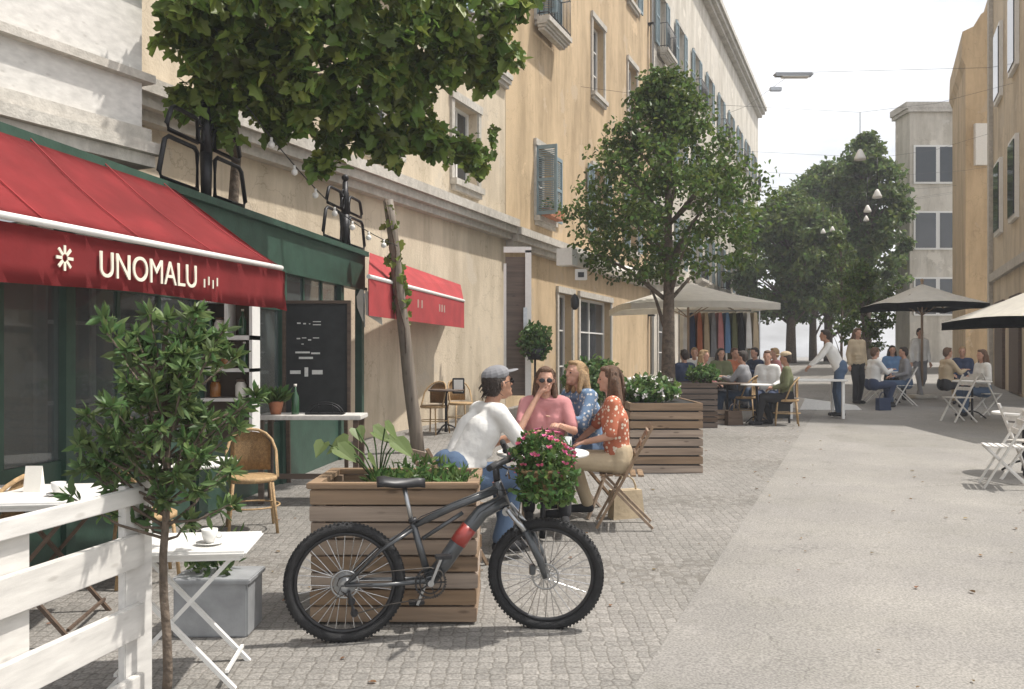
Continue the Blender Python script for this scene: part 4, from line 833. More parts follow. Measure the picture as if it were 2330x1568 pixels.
# ------------------------------------------------------------ people
def person(label,loc,rz,pose,shirt,trous,hair,skin=M_skin,vox=.012,hands=True,long_hair=False,sleeve=1.0,group=None,cat='person',skirt=False,cap=None,glasses=False,lean=0,arms=None,turn=0,nod=0):
    t=thing('person',label,cat,loc,rz,group)
    sit=pose=='sit'
    hz=.50 if sit else .93; pel=Vector((0,0,hz))
    ln=R(lean); up=Vector((0,math.sin(ln),math.cos(ln)))
    chest=pel+up*.36; shc=pel+up*.50; neck=pel+up*.545; fwd=Vector((0,math.cos(ln),-math.sin(ln)))
    hd=neck+up*.06+Vector((0,.02,.10))
    Mh=Matrix.Translation(hd)@Matrix.Rotation(R(turn),4,'Z')@Matrix.Rotation(R(-nod),4,'X')
    sh=[shc+Vector((s*.175,0,0)) for s in (-1,1)]
    if arms is None: arms='lap' if sit else 'down'
    el=[];wr=[]
    for i,s in enumerate((-1,1)):
        a=arms[i] if isinstance(arms,(tuple,list)) else arms
        if a=='down': e=sh[i]+Vector((s*.06,-.03,-.28)); w=e+Vector((s*.01,.07,-.25))
        elif a=='lap': e=sh[i]+Vector((s*.06,.02,-.27)); w=e+Vector((-s*.08,.22,-.06))
        elif a=='table': e=sh[i]+Vector((s*.07,.16,-.23)); w=e+Vector((-s*.12,.20,.06))
        elif a=='face': e=sh[i]+Vector((s*.05,.2,-.2)); w=Mh@Vector((s*.07,.09,-.13))
        elif a=='reach': e=sh[i]+Vector((s*.05,.16,-.22)); w=e+Vector((-s*.02,.18,-.17))
        elif a=='up': e=sh[i]+Vector((s*.16,.12,-.14)); w=e+Vector((-s*.05,.12,.2))
        el.append(e);wr.append(w)
    hip=[pel+Vector((s*.09,0,-.02)) for s in (-1,1)]
    if sit:
        kn=[hip[i]+Vector((s*.06,.42,.02)) for i,s in enumerate((-1,1))]; an=[Vector((kn[i].x,kn[i].y+.0,.08)) for i in (0,1)]; an[1].y-=.14; an[0].y+=.06
    else:
        st=.13 if pose=='walk' else .02
        kn=[hip[i]+Vector((s*.01,(.10+(st if s>0 else -st*.6)),-.43)) for i,s in enumerate((-1,1))]; kn=[Vector((k.x,k.y*.6,k.z)) for k in kn]; an=[Vector((hip[i].x,(st*1.6 if s>0 else -st*1.6),.08)) for i,s in enumerate((-1,1))]
    def torso(b,g):
        b.cap(sh[0]*.9+sh[1]*.1,sh[0]*.1+sh[1]*.9,.062+g,.062+g)
        for s in (-1,1):
            x=Vector((s*.075,0,0)); b.cap(pel+x+Vector((0,0,-.01)),pel+up*.16+Vector((s*.055,.0,0)),.108+g,.098+g); b.cap(pel+up*.16+Vector((s*.055,0,0)),chest+x,.098+g,.108+g); b.cap(chest+x,shc+Vector((s*.10,0,-.02)),.106+g,.07+g)
    b=B(); torso(b,-.006); b.cap(shc+up*.02,hd-up*.03,.052,.05)
    for i in (0,1):
        b.cap(sh[i],el[i],.046,.036); b.cap(el[i],wr[i],.036,.024); b.cap(hip[i],kn[i],.08,.052); b.cap(kn[i],an[i],.05,.036); b.cap(an[i]+Vector((0,0,-.03)),an[i]+Vector((0,.14,-.05)),.032,.028)
    def hx(b,p,r,rot=None):
        q=bmesh.ops.create_uvsphere(b.bm,u_segments=14,v_segments=10,radius=1); bmesh.ops.transform(b.bm,matrix=Mh@Matrix.Translation(p)@Matrix.Diagonal((*r,1)),verts=q['verts'])
    hx(b,(0,0,.02),(.073,.092,.10)); hx(b,(0,.025,-.045),(.055,.06,.062)); hx(b,(0,.088,-.005),(.012,.018,.026)); hx(b,(0,.095,-.02),(.015,.013,.011)); hx(b,(-.074,-.002,0),(.012,.02,.03)); hx(b,(.074,-.002,0),(.012,.02,.03)); hx(b,(0,.068,-.082),(.026,.02,.02)); hx(b,(0,.081,-.05),(.024,.01,.008)); hx(b,(0,.08,.032),(.05,.012,.009))
    if hands:
        for i,s in enumerate((-1,1)):
            d=(wr[i]-el[i]).normalized(); y=Vector((0,0,1)).cross(d)
            if y.length<.2: y=Vector((0,1,0)).cross(d)
            y.normalize(); z=d.cross(y); b.cap(wr[i]+d*.02-y*.018,wr[i]+d*.075-y*.025,.017,.015); b.cap(wr[i]+d*.02+y*.018,wr[i]+d*.075+y*.025,.017,.015)
            for k,(o,l) in enumerate(((-.033,.055),(-.011,.07),(.011,.065),(.032,.048))):
                r0=wr[i]+d*.085+y*o; r1=r0+d*l*.55-z*.008; r2=r1+d*l*.4-z*.028; b.cap(r0,r1,.0095,.009,8); b.cap(r1,r2,.009,.0078,8)
            r0=wr[i]+d*.035-y*s*.03; r1=r0+d*.035-y*s*.03-z*.012; b.cap(r0,r1,.012,.0105,8); b.cap(r1,r1+d*.03-y*s*.004,.0105,.009,8)
    body=remesh(b,vox*.75,skin,'body',t)
    b=B(); torso(b,.014)
    for i in (0,1):
        b.cap(sh[i],sh[i].lerp(el[i],min(1,sleeve*2)),.062,.054)
        if sleeve>.5: b.cap(el[i],el[i].lerp(wr[i],(sleeve-.5)*2*.93),.053,.038)
    # folds: a few shallow rolls round the waist
    for k in range(3): b.cap(pel+up*(.06+.07*k)+Vector((-.1,.07,0)),pel+up*(.04+.08*k)+Vector((.12,.09,.0)),.045,.04)
    remesh(b,vox,shirt,'shirt',t,4)
    b=B()
    for s in (-1,1): b.cap(pel+Vector((s*.075,-.005,-.01)),pel+Vector((s*.07,-.005,.07)),.128,.118)
    for i in (0,1):
        if skirt: b.cap(hip[i],kn[i],.105,.10)
        else: b.cap(hip[i],kn[i],.098,.072); b.cap(kn[i],an[i]+Vector((0,0,.02)),.07,.056)
    if skirt: b.cap((kn[0]+kn[1])/2,pel,.1,.12)
    remesh(b,vox,trous,'skirt' if skirt else 'trousers',t,4)
    for i in (0,1):
        b=B(); b.cap(an[i]+Vector((0,-.02,-.035)),an[i]+Vector((0,.16,-.045)),.043,.036); remesh(b,.012,C_black if i+0 in (0,1) else C_white,'shoe',t,1)
    b=B(); hx(b,(0,-.022,.035),(.083,.095,.10)); hx(b,(0,-.055,0),(.075,.06,.09)); hx(b,(0,.03,.098),(.06,.055,.028))
    if long_hair:
        for s in (-1,0,1):
            q=Mh@Vector((s*.06,-.055,0)); b.cap(q,q+Vector((s*.03,-.03,-.2)),.045,.04); b.cap(Mh@Vector((s*.074,-.02,.02)),Mh@Vector((s*.085,.0,-.15)),.026,.026)
    hr=remesh(b,.011,hair,'hair',t,2)
    if vox<.01:
        b=B(); rs=random.Random(int(hd.z*9999)+int(rz*100))
        for k in range(90 if long_hair else 40):
            a=rs.uniform(-1.95,1.95)-math.pi/2; q=Vector((.08*math.cos(a),-.02+.092*math.sin(a) if math.sin(a)<.55 else .06,.035+rs.uniform(-.04,.035))); L_=rs.uniform(.12,.3) if long_hair else rs.uniform(.015,.035)
            if not long_hair: q.z-=.05
            o_=Vector((q.x,q.y+.02,0)).normalized()*rs.uniform(.002,.014); w_=Vector((rs.uniform(-.015,.015),rs.uniform(-.02,.01),0))
            b.tube([Mh@Vector((q.x*.7,q.y*.7,q.z+.045)),Mh@(q+o_),Mh@(q+o_*1.3+Vector((0,0,-L_*.5)))+w_,Mh@(q+o_+Vector((0,0,-L_)))+w_*1.6],[.003,.0035,.003,.001],4)
        obj('loose_strands',b,hair,hr)
    b=B()
    for s in (-1,1): hx(b,(s*.03,.0795,.006),(.011,.006,.007))
    obj('eyes',b,M_black,t)
    if cap:
        b=B(); hx(b,(0,-.005,.075),(.086,.102,.062)); hx(b,(0,.11,.07),(.06,.06,.008)); obj('cap',b,cap,t)
    if glasses:
        b=B()
        for s in (-1,1): hx(b,(s*.033,.094,.006),(.026,.006,.02))
        for s in (-1,1): b.bar(Mh@Vector((s*.058,.092,.012)),Mh@Vector((s*.078,0,.012)),.004)
        b.bar(Mh@Vector((-.01,.096,.01)),Mh@Vector((.01,.096,.01)),.004); obj('sunglasses',b,M_black,t)
    return t
gt='friends seated round the near table'
def at(u,Y,dz=0): return Vector(((u-1165)/2000*Y,Y,gz(Y)+dz))
pm=person('man with cap and sunglasses hunched over at the left of the near table',at(1030,6.6,.06),R(-62),'sit',C_white,C_denim,M_hairD,M_skin2,.009,lean=32,arms=('table','reach'),sleeve=.45,group=gt,cap=C_grey,glasses=True,nod=-14)
person('woman with long hair facing the camera at the middle of the near table',at(1240,7.9,.08),R(180),'sit',C_rose,C_black,M_hairB,M_skin,.009,lean=8,arms=('table','face'),sleeve=.4,group=gt,long_hair=True,glasses=True)
person('person with fair hair leaning in from the right rear of the near table',at(1344,8.2,.14),R(125),'sit',C_dots,C_denim,M_hairF,M_skin,.009,lean=16,arms=('table','lap'),sleeve=1,group=gt,long_hair=True,nod=-8)
person('person in patterned rust top sitting in the slanted wooden chair at right',at(1408,7.75,.09),R(84),'sit',C_floral,C_sand,M_hairB,M_skin,.009,lean=6,arms=('lap','reach'),sleeve=.45,group=gt,long_hair=True)
rtable('round white table in the middle of the seated friends',at(1235,7.2),.38,.74)
pm.scale=(1.13,1.13,1.13)
gc='wooden chairs at the near table'
folding_chair('slanted wooden folding chair seen from the side right of the flower basket',at(1415,7.75,.02),R(84),gc)
folding_chair('wooden folding chair under the hunched man with the cap',at(1022,6.55),R(-62),gc)
folding_chair('wooden folding chair under the woman in the middle',at(1240,8.0),R(180),gc)
folding_chair('wooden folding chair under the fair haired person',at(1347,8.3),R(125),gc)
def glass(label,p,group):
    t=thing('drinking_glass',label,'glass',p,0,group); b=B(); b.lathe([(.028,0),(.034,.12),(.031,.12),(.026,.006)],(0,0,.003),14); obj('tumbler',b,mat('tumbler_glass',(.8,.85,.85),.05,.02,4,alpha=.4),t)
tp=at(1235,7.2); tz=tp.z+.745
for dx,dy,l in ((-.18,-.05,'drinking glass on the left of the near round table'),(.05,.12,'drinking glass at the back of the near round table'),(.2,-.08,'drinking glass on the right of the near round table')): glass(l,(tp.x+dx,tp.y+dy,tz),'glasses on the near round table')

# slatted planters beyond, with bushes
def slat_box(label,x0,x1,y0,y1,h,m=M_wood,group=None,zoff=0):
    t=thing('slatted_planter',label,'planter',((x0+x1)/2,(y0+y1)/2,gz(y0)+zoff),0,group); w=x1-x0; d=y1-y0; n=int(h/.1)
    for k in range(n):
        b=B(); z=.05+k*h/n; b.box((0,-d/2,z),(w,.03,h/n*.82),bev=.004); b.box((0,d/2,z),(w,.03,h/n*.82)); b.box((-w/2+.015,0,z),(.03,d-.035,h/n*.82)); b.box((w/2-.015,0,z),(.03,d-.035,h/n*.82)); obj('slat_course',b,m,t)
    b=B(); b.box((0,0,h/2),(w-.08,d-.08,h-.05)); obj('liner',b,M_black,t); return t
gs='slatted planters along the street'
slat_box('long slatted planter with the bush right of the slanted chair',1.42,2.3,10.6,12.0,.86,group=gs)
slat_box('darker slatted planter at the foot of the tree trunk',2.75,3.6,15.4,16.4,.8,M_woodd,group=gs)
def bush(label,c,r,n,m=M_leafP,sz=.09,flower=None):
    t=thing('bush',label,'bush',(c[0],c[1],c[2])); it=[]; b=B()
    for k in range(9): e=Vector(c)+Vector((rv(r[0]).x,rv(r[1]).y,r[2]*(.7+.7*random.random()))); b.tube([Vector(c),e],[.012,.005],5)
    obj('stems',b,M_bark,t,world=True)
    for _ in range(n):
        d=rv(); p=Vector(c)+Vector((d.x*r[0],d.y*r[1],r[2]+d.z*r[2]*1.0)); it.append((p,rv(),rv(),random.uniform(.6,1.2)*sz))
    leaves('foliage',it,'oval',m,t)
    if flower:
        it=[]
        for _ in range(n//14):
            d=rv(); d.normalize(); p=Vector(c)+Vector((d.x*r[0],d.y*r[1],r[2]+d.z*r[2]))
            for k in range(4): it.append((p,rv(),rv(),sz*.5))
        leaves('blossoms',it,'oval',flower,t)
    return t
bush('flowering bush spilling from the long slatted planter',(1.75,11.3,.98),(.42,.42,.17),1000,flower=M_whitepetal)
bush('dense bush left of the tree trunk against the house wall',(1.30,14.4,.8),(.5,.4,.38),1300,sz=.1)
bush('bush in the darker planter behind the tree trunk',(3.45,15.9,1.1),(.3,.3,.16),500,sz=.09)
bush('small bush by the door leaf with trailing leaves',(.42,16.0,1.5),(.3,.25,.35),700,sz=.1)
b_=thing('plant_stand','tall iron plant stand under the small bush by the door leaf','plant stand',(.42,16.0,gz(16))); b=B(); b.tube([(0,0,0),(0,0,1.2)],.02,8); b.lathe([(.12,0),(.2,.2)],(0,0,1.2-.02),16); b.lathe([(.15,0),(.15,.02)],(0,0,0),16); obj('stand',b,M_iron,b_)

# ------------------------------------------------------------ trees
def tree(label,base,h,trunk_h,prof,n,clumps,m,sz,lr=.15,lean=0,leafshape='quad'):
    """prof: (height fraction, radius) pairs"""
    t=thing('tree',label,'tree',base); b=B(); base=Vector(base)
    pts=[base+Vector(((lean if k>3 else lean*.15)*k/8*math.sin(k),.03*math.sin(k*1.4),h*.9*k/8)) for k in range(9)]; b.tube(pts,[lr*(1-.105*k) for k in range(9)],10)
    cl=[]
    for _ in range(clumps):
        f=random.random()**.85; 
        for (a,ra),(c,rc) in zip(prof,prof[1:]):
            if a<=f<=c: rr=ra+(rc-ra)*(f-a)/(c-a)
        an=random.uniform(0,6.28); q=rr*math.sqrt(random.random())*1.0
        cl.append(base+Vector((q*math.cos(an),q*math.sin(an),trunk_h+(h-trunk_h)*f)))
    for c in cl[:26]:
        k=min(7,max(1,int((c.z-base.z)/(h*.9)*8)-1)); s=pts[k]; mm=s.lerp(c,.5)+Vector((0,0,.1)); b.tube([s,mm,c],[lr*.3,lr*.2,lr*.06],6)
    obj('trunk',b,M_bark,t,world=True); it=[]
    per=n//clumps
    for c in cl:
        r=random.uniform(.35,.75)*(prof[len(prof)//2][1]*.36)
        for _ in range(per):
            d=rv(); it.append((c+Vector((d.x*1.2,d.y*1.2,d.z*.65))*r,rv()+Vector((0,0,-.2)),rv()+Vector((0,0,.6)),sz*random.uniform(.6,1.3)))
    leaves('crown',it,leafshape,m,t); return t
tb=at(1521,17.5)
tree('leafy street tree with cone shaped crown rising before the cream parasol',tb,6.75,2.75,[(0,1.1),(.12,1.75),(.35,1.95),(.55,1.6),(.78,.85),(1,.15)],15500,250,M_leafT,.105,.16,leafshape='oval')
gf='hazy trees closing the end of the street'
for i,(u,Y,h,r,l) in enumerate(((1800,45,8.5,3.2,'left far tree closing the street beside the long row'),(1885,52,11.5,3.6,'tall round far tree in the middle of the street end'),(1972,46,11.8,2.3,'tallest far tree left of the flat roofed building'),(1850,60,12.5,4.2,'far tree rearmost of the street end group'))):
    o=tree(l,at(u,Y),h,2.6,[(0,r*.7),(.25,r),(.6,r*.9),(.85,r*.55),(1,r*.1)],13000,150,M_leafF,.3,.28); o['group']=gf
tree('small bushy tree in a tub before the right hand parasol',at(1965,27),3.7,1.2,[(0,.5),(.3,.95),(.7,.8),(1,.2)],3200,60,M_leafT,.13,.06)
tree('thin young tree with upright twigs right of the street row',at(1915,33),5.6,1.6,[(0,.5),(.4,.8),(.8,.5),(1,.15)],1800,60,M_leafF,.14,.06)

# ------------------------------------------------------------ right side buildings
def block(name,label,u0,u1,Y,top_v,m,depth=12,extra=None,win=()):
    t=thing(name,label,'building',((u0+u1-2330)/4000*Y,Y+depth/2,.6)); A_=P(u0,top_v,Y); x0=A_.x; x1=P(u1,0,Y).x; zt=A_.z; b=B()
    b.box(((x0+x1)/2,Y+depth/2,zt/2-.2),(x1-x0,depth,zt+.4)); obj('wall',b,m,t,world=True)
    b=B(); b.box(((x0+x1)/2,Y+depth/2,zt+.16),(x1-x0+.5,depth+.3,.35)); b.box(((x0+x1)/2,Y+depth/2,zt-.1),(x1-x0+.3,depth+.3,.2)); obj('roof',b,M_stone,t,world=True)
    for (wx,wz,ww,wh) in win:
        b=B(); b.box((wx,Y-.03,wz),(ww+.2,.1,wh+.2)); w=obj('window',b,M_white,t,world=True); g=B(); g.box((wx,Y-.07,wz),(ww,.06,wh)); obj('pane',g,M_glass,w,world=True)
    return t
wx=[P(u,0,48).x for u in (2105,2160,2240)]
block('flat_roofed_building','pale flat roofed building at the right beyond the parasols',2070,2420,48,247,M_plaster3,depth=1.8,win=[(x,z,1.1,1.9) for x in wx for z in (4.8,8.4,12)])
# nearer right facade along the street
t=thing('right_town_house','tall weathered house at the right edge with projecting chimney stack','building',(17,30,.6))
XR=Vector((15.3,28,0)); d2=Vector((-.3773,-.9261,0)); n2=Vector((-.9261,.3773,0)); FR2=Matrix((d2,n2,Vector((0,0,1)))).transposed().to_4x4()
def rb(b,s0,s1,o0,o1,z0,z1): b.box(XR+d2*(s0+s1)/2+n2*(o0+o1)/2+Vector((0,0,(z0+z1)/2)),(abs(s1-s0),abs(o1-o0),z1-z0),rot=FR2)
b=B(); rb(b,0,9.5,-9,0,-.2,19); obj('wall',b,M_plaster,t,world=True)
b=B(); rb(b,0,9.5,0.003,.12,3.9,4.15); rb(b,-.2,.25,.003,.12,-.2,19); rb(b,0,9.5,.003,.5,18.3,18.8); obj('cornice',b,M_stone,t,world=True)
for s in (1.2,4.2,7.2):
    for z in (5.2,9.2,13.2):
        b=B(); rb(b,s,s+1.3,.003,.1,z,z+2.2); w=obj('window',b,M_white,t,world=True); g=B(); rb(g,s+.12,s+1.18,.101,.13,z+.12,z+2.08); obj('pane',g,M_glass,w,world=True)
    b=B(); rb(b,s,s+1.7,.003,.08,.6,3.2); obj('shop_door',b,M_woodd,t,world=True)
t=thing('narrow_gable_house','narrow rendered house with stepped broken gable between the right buildings','building',P(2228,700,34)); A_=34
b=B(); b.prism([P(2197,860,A_),P(2197,150,A_),P(2188,130,A_),P(2190,72,A_),P(2215,60,A_),P(2232,32,A_),P(2256,15,A_),P(2265,-60,A_),P(2300,-80,A_),P(2300,860,A_)],(2.5,6,0)); obj('wall',b,M_plaster2,t,world=True)
b=B(); b.box(P(2230,330,A_)+Vector((0,-.08,0)),(.5,.16,1.6)); obj('window',b,M_white,t,world=True)

# ------------------------------------------------------------ parasols
def parasol(label,u,Y,half,zb_,zt,m=M_cream,group='cream square parasols',pole=True,rz=0,base=True):
    p=at(u,Y); t=thing('parasol',label,'parasol',p,rz,group); zb2=zb_-p.z; zt2=zt-p.z; b=B(); bm=b.bm
    n=8; apex=bm.verts.new((0,0,zt2)); rg=[]
    ring=[]
    for i in range(4):
        c0=Vector(((-1,-1),(1,-1),(1,1),(-1,1))[i]); c1=Vector(((-1,-1),(1,-1),(1,1),(-1,1))[(i+1)%4])
        for k in range(n):
            q=c0.lerp(c1,k/n); ring.append((q.x*half,q.y*half,.05*math.sin(math.pi*k/n)))
    mids=[bm.verts.new((x*.5,y*.5,(zt2+zb2)/2+z-.03)) for x,y,z in ring]; outs=[bm.verts.new((x,y,zb2+z)) for x,y,z in ring]; low=[bm.verts.new((x,y,zb2+z-.14)) for x,y,z in ring]; L_=len(ring)
    for i in range(L_):
        j=(i+1)%L_; bm.faces.new((apex,mids[i],mids[j])); bm.faces.new((mids[i],outs[i],outs[j],mids[j])); bm.faces.new((outs[i],low[i],low[j],outs[j]))
    bmesh.ops.solidify(bm,geom=bm.faces[:],thickness=.01); obj('canopy',b,m,t)
    b=B(); b.tube([(0,0,.02),(0,0,zt2+.06)],.03,10); b.sph((0,0,zt2+.09),.045,10); obj('pole',b,M_woodv,t)
    for i in range(4):
        c=Vector(((-1,-1),(1,-1),(1,1),(-1,1))[i]); b=B(); b.bar((0,0,zt2-.06),(c.x*half*.98,c.y*half*.98,zb2-.02),.02,.03); b.bar((0,0,zb2-.25),(c.x*half*.45,c.y*half*.45,(zt2+zb2)/2-.08),.015,.02); obj('rib',b,M_woodv,t)
    if base: b=B(); b.box((0,0,.045),(.55,.55,.09),bev=.02); b.tube([(0,0,.08),(0,0,.3)],.045,10); obj('base',b,M_stone,t)
    return t
parasol('cream parasol over the people beside the tree trunk',1566,20.5,1.62,2.72,3.28,rz=R(2))
parasol('cream parasol left of the flat roofed building, over the standing people',2098,22,1.1,2.84,3.38)
parasol('nearest cream parasol cut by the right picture edge',2440,15,1.5,2.2,3.0)
# hanging cloth under first parasol (shop goods)
t=thing('clothes_rail','rail of hanging clothes behind the seated people under the first parasol','clothes rail',at(1640,21)); z=gz(21)
b=B(); b.tube([P(1545,707,21),P(1728,707,21)],.02,8)
for u in (1545,1728): q=P(u,707,21); b.tube([q,(q.x,q.y,z)],.02,8)
obj('rail',b,M_steel,t,world=True)
cols=[C_white,C_navy,C_rust,C_sand,C_grey,C_rose,C_blue,C_olive,C_black,C_white,C_sand]
for k in range(11):
    u=1556+k*15.8; q=P(u,712,21); L_=random.uniform(.8,1.15); b=B(); b.prism([q+Vector((-.03,-.2,0)),q+Vector((.03,-.2,0)),q+Vector((.06,-.24,-.3)),q+Vector((.07,-.26,-L_)),q+Vector((-.07,-.26,-L_)),q+Vector((-.06,-.24,-.3))],(0,.44,0)); obj('garment',b,cols[k],t,world=True)

# ------------------------------------------------------------ mid-distance people and furniture
gm='seated guests under the first parasol'
V_=.02
person('seated guest with round dark head in a curved back chair under the first parasol',at(1697,16.6),R(60),'sit',C_grey,C_denim,M_hairD,M_skin,V_,group=gm,lean=5,arms=('table','table'))
person('seated guest with light shirt right of the dark haired one under the first parasol',at(1748,16.8),R(150),'sit',C_white,C_navy,M_hairB,M_skin,V_,group=gm,lean=4)
person('seated guest in cap at the right end of the group under the first parasol',at(1790,15.9),R(75),'sit',C_olive,C_black,M_hairD,M_skin2,V_,group=gm,cap=C_sand,lean=0)
person('seated guest in rose top left end of the group under the first parasol',at(1600,17.2),R(-120),'sit',C_rose,C_black,M_hairF,M_skin,V_,group=gm,long_hair=True)
person('person in white top bending over the white tables in the middle of the street',at(1912,17.2,.03),R(75),'stand',C_white,C_denim,M_hairD,M_skin2,V_,lean=26,arms=('reach','reach'),cat='person')
gw='people standing by the right hand parasol'
person('woman with shoulder bag standing right of the bending person',at(1950,20.5),R(200),'stand',C_sand,C_black,M_hairB,M_skin,V_,group=gw,long_hair=True)
person('man in pale shirt standing under the right parasol',at(2093,22.2),R(185),'walk',C_white,C_grey,M_hairD,M_skin,V_,group=gw)
def crowd(src,label,loc,rz,shirt,trous,hair,group):
    r_=dup(src,loc,rz,label,group)
    for c in r_.children:
        k=c.name.split('.')[0]; m={'shirt':shirt,'trousers':trous,'skirt':trous,'hair':hair}.get(k)
        if m: c.material_slots[0].link='OBJECT'; c.material_slots[0].material=m
    return r_
byl={o['label']:o for o in COL.objects if o.get('category')=='person'}
pa=byl['seated guest with round dark head in a curved back chair under the first parasol']; pb=byl['seated guest with light shirt right of the dark haired one under the first parasol']; pc=byl['seated guest in rose top left end of the group under the first parasol']
gx='guests crowded at the back tables'
for src,u,Y,a,sh,tr,ha,l in ((pb,1560,17.6,20,C_navy,C_black,M_hairD,'guest in navy at the far left of the crowded back tables beside the trunk'),(pa,1580,19.4,170,C_white,C_sand,M_hairF,'fair haired guest in white at the back of the crowded tables'),(pc,1640,18.8,185,C_olive,C_black,M_hairD,'long haired guest in olive behind the middle of the crowded tables'),(pb,1668,19.2,200,C_rust,C_denim,M_hairB,'guest in rust red behind the dark haired one'),(pa,1722,19.4,120,C_navy,C_grey,M_hairD,'guest in navy between the two front guests under the parasol'),(pb,1768,19.0,95,C_rose,C_white,M_hairF,'fair haired guest in rose at the right rear of the crowded tables')): crowd(src,l,at(u,Y),R(a),sh,tr,ha,gx)
gy='guests seated on the right side'
for src,u,Y,a,sh,tr,ha,l in ((pa,1985,19.6,-80,C_white,C_navy,M_hairB,'guest in white on the chair right of the wedge ramp'),(pc,2030,21.8,170,C_blue,C_black,M_hairD,'long haired guest in blue behind the table left of the pale shirted man'),(pb,2062,20,80,C_grey,C_denim,M_hairD,'guest in grey left of the pale shirted man'),(pa,2150,19.5,-85,C_sand,C_black,M_hairB,'guest in sand brown under the right parasol'),(pb,2190,20.5,150,C_navy,C_sand,M_hairF,'fair haired guest in navy at the rear under the right parasol'),(pc,2236,17.6,95,C_white,C_denim,M_hairB,'long haired guest in white on the right one of the chairs by the house')): crowd(src,l,at(u,Y),R(a),sh,tr,ha,gy)
gd='curved back chairs under the first parasol'
rattan_chair('curved back chair under the dark haired guest',at(1697,16.55),R(60),gd)
rattan_chair('curved back chair under the light shirted guest',at(1748,16.85),R(150),gd)
rattan_chair('curved back chair under the guest in the cap',at(1790,15.9),R(75),gd)
rattan_chair('curved back chair under the guest in rose',at(1600,17.25),R(-120),gd)
rtable('second round table behind the guests under the first parasol',at(1615,18.4),.42,.74,M_white)
rtable('round table among the guests under the first parasol',at(1655,16.4),.42,.74,M_woodd)
rtable('small round table between the two guests at the right of the tree',at(1722,16.0),.3,.74,M_white)
t=thing('long_table','long white table the bending person leans over','table',at(1848,17.2)); b=B(); b.box((0,0,.74),(1.15,.7,.04),bev=.01); obj('tabletop',b,M_white,t)
for sx in (-1,1):
    for sy in (-1,1): b=B(); b.box((sx*.5,sy*.28,.36),(.05,.05,.72)); obj('leg',b,M_white,t)
t=thing('wedge_platform','low white wedge shaped ramp on the street before the long table','ramp',at(1885,18.9)); 
b=B(); q=at(1885,21.2); b.prism([Vector((-.62,0,0)),Vector((.72,0,0)),Vector((.60,0,.10)),Vector((-.50,0,.24))],(0,.8,0)); obj('body',b,M_white,t)
gr='folding chairs on the right side'
folding_chair('pale folding chair with crossed legs at the right picture edge',at(2283,9.7),R(70),gr,M_woodw)
folding_chair('pale folding chair cut off by the right picture edge behind the nearest one',at(2345,10.1),R(-70),gr,M_woodw)
for u,Y,a,l in ((2055,20,80,'folding chair left of the man in the pale shirt'),(1990,21,-90,'folding chair just right of the wedge ramp'),(2180,16.5,100,'folding chair in front of the right hand house, left one'),(2245,17.5,-80,'folding chair in front of the right hand house, right one')): folding_chair(l,at(u,Y),R(a),gr,M_woodw)
gq='round tables on the right side'
rtable('round white table left of the man in the pale shirt',at(2022,20.6),.35,.74,group=gq); rtable('round white table in front of the right hand house',at(2212,17),.35,.74,group=gq); rtable('round white table at the right picture edge',at(2330,10.6),.35,.74,group=gq)
# crates by the guests
for k,(u,v,w,h,l) in enumerate(((1640,955,.35,.25,'dark crate left under the guests table'),(1735,950,.3,.3,'open crate on the ground before the guests'))):
    g=G(u,v+8); t=thing('crate',l,'crate',g,0,'crates before the guests'); 
    for z in (.03,.12,.21): b=B(); b.box((0,-.14,z),(w,.015,.06)); b.box((0,.14,z),(w,.015,.06)); b.box((-w/2,0,z),(.015,.26,.06)); b.box((w/2,0,z),(.015,.26,.06)); obj('slat',b,M_wood,t)
    b=B(); b.box((0,0,.012),(w-.02,.26,.015)); obj('bottom',b,M_wood,t)
# sandwich sign board
g=at(1776,16.2); t=thing('sign_stand','small black framed sign stand beside the guest in the cap','sign',g); b=B(); b.box((0,0,.3),(.3,.03,.42)); obj('panel',b,M_board,t)
for sx in (-1,1): b=B(); b.box((sx*.16,0,.27),(.03,.05,.54)); obj('leg',b,M_iron,t)

# ------------------------------------------------------------ lamps hung over the street
t=thing('street_lamp','long flat street lamp hanging over the street on a wire from the left row','street lamp',P(1805,180,26))
c=P(1805,170,26); b=B(); b.box(c,(1.15,.28,.11),bev=.045); obj('housing',b,M_steel,t,world=True); b=B(); b.box(c+Vector((.05,0,-.075)),(.8,.2,.035),bev=.01); obj('diffuser',b,M_white,t,world=True)
b=B(); b.tube([c+Vector((-.1,0,.05)),c+Vector((-.1,0,.02))],.03,8); w0=F(sB(1640),.02,14.4); b.tube([w0,w0.lerp(c,.5)+Vector((0,0,-.2)),c+Vector((0,0,.06)),Vector((15.2,27.5,10.6))],.006,5); obj('wire',b,M_black,t,world=True)
b=B(); b.box(P(1765,203,26),(.35,.12,.12),bev=.02); obj('control_box',b,M_steel,t,world=True)
gl='hanging lampshades strung over the street'
for (u,v,s,Y,l) in ((1957,352,26,24,'largest hanging white lampshade, highest over the street'),(1996,441,21,28,'hanging white lampshade nearest the flat roofed building'),(1974,475,17,32,'hanging white lampshade, middle one of the string'),(1971,497,13,38,'hanging white lampshade just below the middle one'),(1894,521,12,40,'small hanging white lampshade, right one of the low pair'),(1873,526,12,42,'small hanging white lampshade, left one of the low pair')):
    c=P(u,v,Y); r=s/2000*Y/2; t=thing('hanging_lamp',l,'lamp',c,0,gl); b=B(); b.lathe([(r,-r*.9),(r*.95,-r*.5),(r*.35,r*.8),(r*.12,r)],(0,0,0),16); obj('shade',b,M_white,t); b=B(); b.tube([(0,0,r),(0,0,r+1.0)],.01,5); obj('cord',b,M_black,t)
t=thing('span_wire','thin wire carrying the lampshades between the left row and the right house','wire',P(1957,300,24)); b=B(); 
